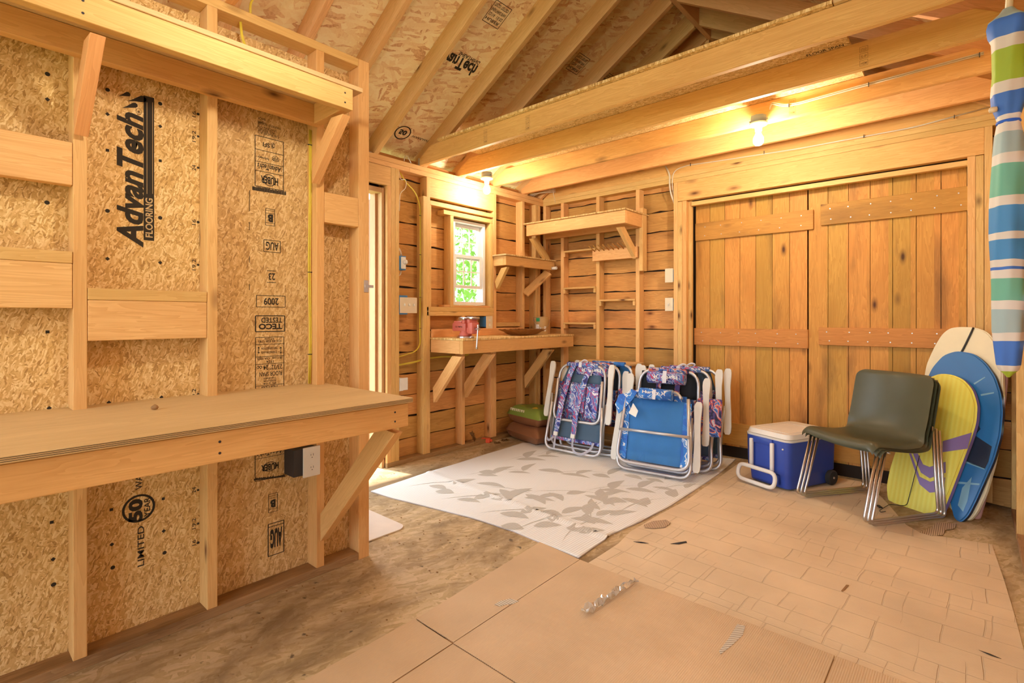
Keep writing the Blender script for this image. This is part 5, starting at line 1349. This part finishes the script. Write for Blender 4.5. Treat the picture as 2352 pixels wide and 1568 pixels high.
# ------------------------------------------------------------------ bodyboards
nb = Vector((-.52*.97, -.85*.97, .235)).normalized(); P0 = Vector((-.29, 4.05, 0))-nb*.012
def brd(name, px_, off, th, mat, label, edge=None, parent=None):
    p = P0-nb*off; pts = [onP(u, v, p, nb) for u, v in px_]
    c = sum(pts, Vector())/len(pts)
    xd = Vector((.85, -.52, 0)).normalized(); zd = nb.cross(xd).normalized(); zd = zd if zd.z > 0 else -zd
    mw = Matrix((xd, nb.cross(xd)*1.0, nb)).transposed().to_4x4(); mw.translation = c; im = mw.inverted()
    pts = fillet([im @ q for q in pts], .03, 3, True)
    bm = bmesh.new(); a, b = prism(bm, pts, (0, 0, 1), th, 0)
    bm.normal_update()
    for f in bm.faces:
        if abs(f.normal.z) < .5 and edge: f.material_index = 1
    bmesh.ops.bevel(bm, geom=[e for e in bm.edges if len(e.link_faces) == 2 and e.calc_face_angle(0) > 1.0], offset=th*.22, segments=3, affect='EDGES')
    o = obj(name, bm, [mat]+([edge] if edge else []), parent, mw, True); return tag(o, label, 'board') if label else o
def decal(px_, off, mat, parent, name='print', lift=.0012):
    p = P0-nb*(off-lift); pts = [onP(u, v, p, nb) for u, v in px_]; bm = bmesh.new(); prism(bm, pts, nb, .0008); return obj(name, bm, mat, parent)
yb = brd('bodyboard', [(2037, 1150), (2034, 1115), (2042, 1075), (2060, 1020), (2080, 960), (2105, 900), (2128, 868), (2155, 857), (2185, 859), (2212, 871), (2232, 894), (2243, 930), (2240, 970), (2228, 1010), (2205, 1070), (2182, 1130), (2166, 1170), (2154, 1187), (2138, 1189), (2100, 1176), (2060, 1162)], 0, .045, 'yboard', 'yellow bodyboard with lilac swoosh, front of the leaning boards', 'purple')
decal([(2165, 1013), (2232, 993), (2222, 1030), (2165, 1038)], 0, 'purple', yb)
decal([(2097, 1041), (2108, 1041), (2120, 1066), (2135, 1072), (2172, 1060), (2172, 1085), (2135, 1098), (2115, 1085)], 0, 'purple', yb)
decal([(2088, 1041), (2093, 1041), (2112, 1094), (2136, 1106), (2171, 1096), (2168, 1128), (2135, 1131), (2112, 1112)], 0, 'purple', yb)
bb = brd('bodyboard', [(2205, 1200), (2190, 1190), (2180, 1150), (2155, 1050), (2112, 940), (2120, 885), (2140, 843), (2165, 815), (2195, 805), (2235, 811), (2262, 832), (2285, 865), (2298, 905), (2302, 945), (2297, 1000), (2282, 1055), (2262, 1100), (2240, 1150), (2222, 1185)], .050, .034, 'bboard', 'blue bodyboard with navy bands, behind the yellow one', 'navy')
decal([(2226, 1040), (2240, 1000), (2278, 1025), (2270, 1060), (2262, 1076), (2212, 1058)], .050, 'navy', bb)
decal([(2240, 960), (2252, 985), (2238, 1000), (2228, 1010), (2232, 985)], .050, 'navy', bb)
decal([(2212, 1056), (2262, 1074), (2261, 1078), (2211, 1060)], .050, 'bboard2', bb)
decal([(2196, 1105), (2250, 1110), (2249, 1114), (2195, 1110)], .050, 'bboard2', bb)
decal([(2236, 880), (2262, 865), (2263, 867), (2238, 883)], .050, 'bboard2', bb); decal([(2252, 905), (2283, 900), (2283, 903), (2253, 909)], .050, 'bboard2', bb)
decal([(2210, 1120), (2232, 1095), (2222, 1150), (2212, 1175), (2200, 1160)], .050, 'bboard2', bb)
wbd = brd('bodyboard', [(2120, 872), (2127, 835), (2145, 795), (2163, 766), (2180, 753), (2200, 750), (2240, 751), (2268, 762), (2288, 790), (2301, 840), (2303, 900), (2298, 980), (2284, 1060), (2264, 1130), (2242, 1178), (2222, 1199), (2160, 1150), (2125, 1000)], .088, .030, 'cream', 'tall cream bodyboard with dark strap, behind the blue one')
bm = bmesh.new(); tube(bm, [onP(u, v, P0-nb*(.088-.004), nb) for u, v in ((2236, 752), (2230, 765), (2218, 790), (2205, 815), (2197, 850), (2192, 880))], .006, 6); obj('leash_strap', bm, 'blackcord', wbd)
pk = brd('foam_board', [(2232, 1190), (2250, 1193), (2262, 1150), (2283, 1050), (2304, 950), (2313, 880), (2316, 800), (2290, 800), (2240, 1000), (2222, 1150)], .121, .014, 'pink', 'dusty pink foam board leaning behind the bodyboards')
lc = cable('leash_cord', [onP(2112, 1046, P0+nb*.01, nb), onP(2100, 1095, P0+nb*.012, nb), onZ(2083, 1160, .012), onZ(2070, 1161, .012), onZ(2045, 1157, .012), onZ(2034, 1163, .012), onZ(2020, 1172, .012), onZ(2022, 1176, .012), onZ(2034, 1174, .012)], .0022, 'blackcord', None, parent=yb, n=1)
a = onZ(2020, 1163, .012); bm = bmesh.new(); bx(bm, (-.010, -.022, .0), (.010, .022, .008), .003)
obj('leash_cuff', bm, 'blackcord', yb, Matrix.Translation(Vector((a.x, a.y, .0085))) @ Matrix.Rotation(.5, 4, 'Z'))

# ------------------------------------------------------------------ closed beach umbrella
UX, UY = .110, 2.86
def upx(u, v): return onP(u, v, Vector((UX, UY, 0)), Vector((SY*-1, CY, 0)).normalized())
zrow = lambda v: upx(2310, v).z
um = thing('beach_umbrella', 'closed striped beach umbrella hanging upside down from the joists', 'umbrella', (UX, UY, 1.0))
G_, W_, Bl, Te, Lg, Sb = (.36, .50, .04), (.72, .66, .60), (.05, .17, .60), (.16, .46, .34), (.36, .48, .50), (.06, .26, .58)
rows = [(866, G_), (848, W_), (836, Bl), (779, W_), (757, Lg), (707, W_), (686, Te), (636, W_), (616, Bl), (611, W_), (592, Sb), (548, W_), (530, Sb), (471, W_), (448, Te), (374, W_), (352, Lg), (302, W_), (262, Bl), (212, W_), (186, G_), (112, W_), (86, Bl), (46, Lg)]
z0u, z1u = zrow(866), zrow(20); 
bands = [(max(0, (zrow(v)-z0u)/(z1u-z0u)), c) for v, c in rows]
mcan = canopy_material(bands, z0u-.0, z1u+.0)
for n in mcan.node_tree.nodes:
    if n.type == 'MATH' and n.operation == 'MULTIPLY_ADD' and abs(n.inputs[1].default_value-.03) < 1e-6: n.inputs[1].default_value = .02
prof = [(866, .004), (858, .018), (848, .040), (836, .048), (800, .056), (757, .064), (700, .066), (640, .067), (590, .068), (540, .071), (471, .070), (400, .066), (352, .062), (310, .054), (290, .046), (276, .042), (262, .050), (240, .066), (212, .070), (170, .064), (120, .066), (95, .068), (80, .082), (60, .086), (46, .078), (40, .060), (30, .035), (20, .02)]
bm = bmesh.new(); ang_ = lambda a, z: 1+.05*math.sin(4*a+z*5)+.035*math.sin(7*a-z*9)
lathe(bm, [(r*.74+.002, zrow(v)) for v, r in prof], 48, wob=ang_)
obj('canopy', bm, [mcan], um, Matrix.Translation((UX, UY, 0)), True)
tube_obj('pole', [(UX, UY, zrow(30)-.01), (UX+.012, UY, 2.62)], .012, 'pole', um)
bm = bmesh.new(); lathe(bm, [(.036, -.006), (.038, 0), (.036, .006)], 24); obj('tie_band', bm, 'bluetrim', um, Matrix.Translation((UX, UY, zrow(281))))
bm = bmesh.new(); lathe(bm, [(.0, -.014), (.010, -.012), (.012, 0), (.010, .012), (.0, .014)], 12); a = upx(2281, 252)
obj('knob', bm, 'pole', um, Matrix.Translation(a) @ Matrix.Rotation(PI/2, 4, 'Y'))

# ------------------------------------------------------------------ things on the floor by the far wall
def soil_bag(c, sz, rot, top, label, front=True):
    t = thing('soil_bag', label, 'bag', c, rot); mw = Matrix.Translation(c) @ Matrix.Rotation(rot, 4, 'Z')
    bm = bmesh.new(); nx, ny = 20, 14; g = {}
    rnd = random.Random(int(c[2]*100)+2)
    for sgn in (1, -1):
        for i in range(nx+1):
            for j in range(ny+1):
                x = (i/nx-.5); y = (j/ny-.5); ed = min(1, (1-max(abs(x), abs(y))*2)*2.6); hgt = math.sin(ed*PI/2)**.6 if ed > 0 else 0
                z = sz[2]/2+sgn*sz[2]/2*hgt*(1+.10*math.sin(9*x+sgn)*math.sin(8*y))
                if sgn == -1 and ed <= 0: g[(sgn, i, j)] = g[(1, i, j)]; continue
                g[(sgn, i, j)] = bm.verts.new((x*sz[0], y*sz[1], z))
    for sgn in (1, -1):
        for i in range(nx):
            for j in range(ny):
                q = [g[(sgn, i, j)], g[(sgn, i+1, j)], g[(sgn, i+1, j+1)], g[(sgn, i, j+1)]]
                if len(set(q)) < 4: q = list(dict.fromkeys(q))
                try: f = bm.faces.new(q if sgn == 1 else list(reversed(q))); f.smooth = True; f.material_index = 1 if (sgn == 1) else 0
                except Exception: pass
    obj('bag_body', bm, ['bag', top], t, mw, True)
    bm = bmesh.new()
    if top == 'baggreen':
        for k in range(8): bx(bm, (-.20+k*.028, -sz[1]/2+.015, sz[2]*.52), (-.185+k*.028, -sz[1]/2+.06, sz[2]*.86))
        obj('print_label', bm, 'cream', t, mw); bm = bmesh.new(); lathe(bm, [(.0, 0), (.06, .002), (.05, .012), (.0, .016)], 18); obj('print_label', bm, 'bagyel', t, mw @ Matrix.Translation((.10, -sz[1]/2+.06, sz[2]*.80)) @ Matrix.Rotation(.8, 4, 'X'))
    else:
        text(bm, 'smart', (.0, -sz[1]/2+.012, sz[2]*.48), (1, 0, .1), (0, .5, .5), .09, .02, .01); obj('print_label', bm, 'cream', t, mw)
    return t
soil_bag((-3.17, 3.90, .002), (.52, .34, .165), -.25, 'bag', 'brown bag of potting soil lying on floor in far corner, lower one')
soil_bag((-3.17, 3.91, .160), (.48, .33, .17), -.18, 'baggreen', 'green and brown bag of soil on top of the lower one')
a = onZ(1118, 1016); bm = bmesh.new(); bx(bm, (-.05, -.02, .001), (.035, .02, .042), .003); bx(bm, (.036, -.009, .012), (.055, .009, .032), .004)
tag(obj('small_carton', bm, 'redbox', None, Matrix.Translation((a.x, a.y, 0)) @ Matrix.Rotation(.5, 4, 'Z')), 'small orange-red container lying on floor by window wall', 'container')
def oak_leaf(c, s, mw, label):
    bm = bmesh.new(); pts = []
    for k in range(40):
        a_ = 2*PI*k/40; r = s*(.62+.38*abs(math.sin(a_*4.5)))*(1 if abs(math.sin(a_)) > .3 else .85); pts.append((r*.62*math.cos(a_), r*math.sin(a_)))
    ce = bm.verts.new((0, 0, .006)); vs = [bm.verts.new((x, y, .012*math.sin(8*x/s+3*y/s))) for x, y in pts]
    for k in range(40): bm.faces.new((ce, vs[k], vs[(k+1) % 40]))
    bx(bm, (-.001, -s*1.4, 0), (.001, -s*.6, .002)); bmesh.ops.solidify(bm, geom=bm.faces[:], thickness=.0006)
    return tag(obj('oak_leaf', bm, 'leaf', None, mw), label, 'leaf')
a = onX(1090, 985, XW+.03); oak_leaf(a, .055, Matrix.Translation((XW+.010, a.y, .100)) @ Matrix.Rotation(PI/2, 4, 'Z') @ Matrix.Rotation(1.25, 4, 'X'), 'big dry oak leaf standing against window wall studs')
rnd = random.Random(9)
for (u, v, s, lab) in ((1160, 1012, .045, 'dry curled leaf on floor between red container and soil bags'), (1142, 1018, .035, 'small dry leaf on floor beside the red container'), (1128, 1000, .03, 'small dry leaf on floor behind the red container')):
    a = onZ(u, v); oak_leaf(a, s, Matrix.Translation((a.x, a.y, .008)) @ Matrix.Rotation(rnd.uniform(0, 6), 4, 'Z') @ Matrix.Rotation(.15, 4, 'X'), lab)
# grit on the bare floor
bm = bmesh.new(); rnd = random.Random(4)
for i in range(260):
    x = rnd.uniform(-3.3, -1.7); y = rnd.uniform(1.0, 3.4) if rnd.random() < .75 else rnd.uniform(.4, 2.0); s = rnd.uniform(.0015, .004)
    if inside(x, y, pol) or x < XO-.02 and y < 1.5 or (XO-.03 < x < XP+.01 and y < 1.47) or (x > -1.72 and y < 2.2) or (x < -2.37 and 1.3 < y < 1.82): continue
    bx(bm, (x-s, y-s*.7, .0003), (x+s, y+s*.7, .0003+s*.8))
g_ = obj('floor_grit', bm, 'leaf'); tag(g_, 'scattered dark crumbs and grit on the bare floor', 'debris'); g_['kind'] = 'stuff'
# roof sheathing print
bm = bmesh.new(); nn = Vector((SL, 0, -1)).normalized()
rz = lambda x: roofz(x)+dpt-.0008
def roofpt(u, v):
    d = ray(u, v); z0 = ZT-H+dpt-.0012; tt = (z0-SL*XW)/(d.z-SL*d.x); return d*tt+Vector((0, 0, H))
up_ = Vector((1, 0, SL)).normalized()
def rooftext(body, u, v, ln, ht, bold=.02, shear=0):
    p = roofpt(u, v); text(bm, body, p, (0, 1, 0), -up_, ln, ht, bold, shear)
rooftext('AdvanTech', 1000, 100, .42, .10, .035, .25); rooftext('SHEATHING', 1058, 118, .2, .03, .02)
obj('printed_word', bm, 'ink', ceil); bm = bmesh.new()
p = roofpt(925, 305)
seg = 28; ry, w_ = .07, .010
ra = [bm.verts.new(p+Vector((0, 1, 0))*ry*math.cos(2*PI*k/seg)+up_*ry*math.sin(2*PI*k/seg)) for k in range(seg)]
rb = [bm.verts.new(p+Vector((0, 1, 0))*(ry-w_)*math.cos(2*PI*k/seg)+up_*(ry-w_)*math.sin(2*PI*k/seg)) for k in range(seg)]
for k in range(seg): bm.faces.new((ra[k], ra[(k+1) % seg], rb[(k+1) % seg], rb[k]))
text(bm, '50', p-Vector((0, .035, 0))+up_*.03, (0, 1, 0), -up_, .07, .05, .05); text(bm, 'WARRANTY', p+Vector((0, .09, 0))+up_*.01, (0, 1, 0), -up_, .20, .022, .01)
obj('printed_seal', bm, 'ink', ceil)
for (u, v) in ((1140, 5), (1330, 125), (1395, 170)):
    p = roofpt(u, v); bm = bmesh.new()
    for k, tx in enumerate(('TECO TESTED', 'SHEATHING SPAN', '32/16  15/32', 'HUBER')): text(bm, tx, p-up_*.035*k, (0, 1, 0), -up_, .13, .022, .015)
    for (a0, b0, c0, d0) in ((-.01, .145, .012, .016), (-.01, .145, -.145, -.141), (-.01, -.006, -.145, .016), (.141, .145, -.145, .016)):
        bm.faces.new([bm.verts.new(p+Vector((0, y_, 0))+up_*s_) for y_, s_ in ((a0, c0), (b0, c0), (b0, d0), (a0, d0))])
    obj('printed_stamp', bm, 'ink', ceil)
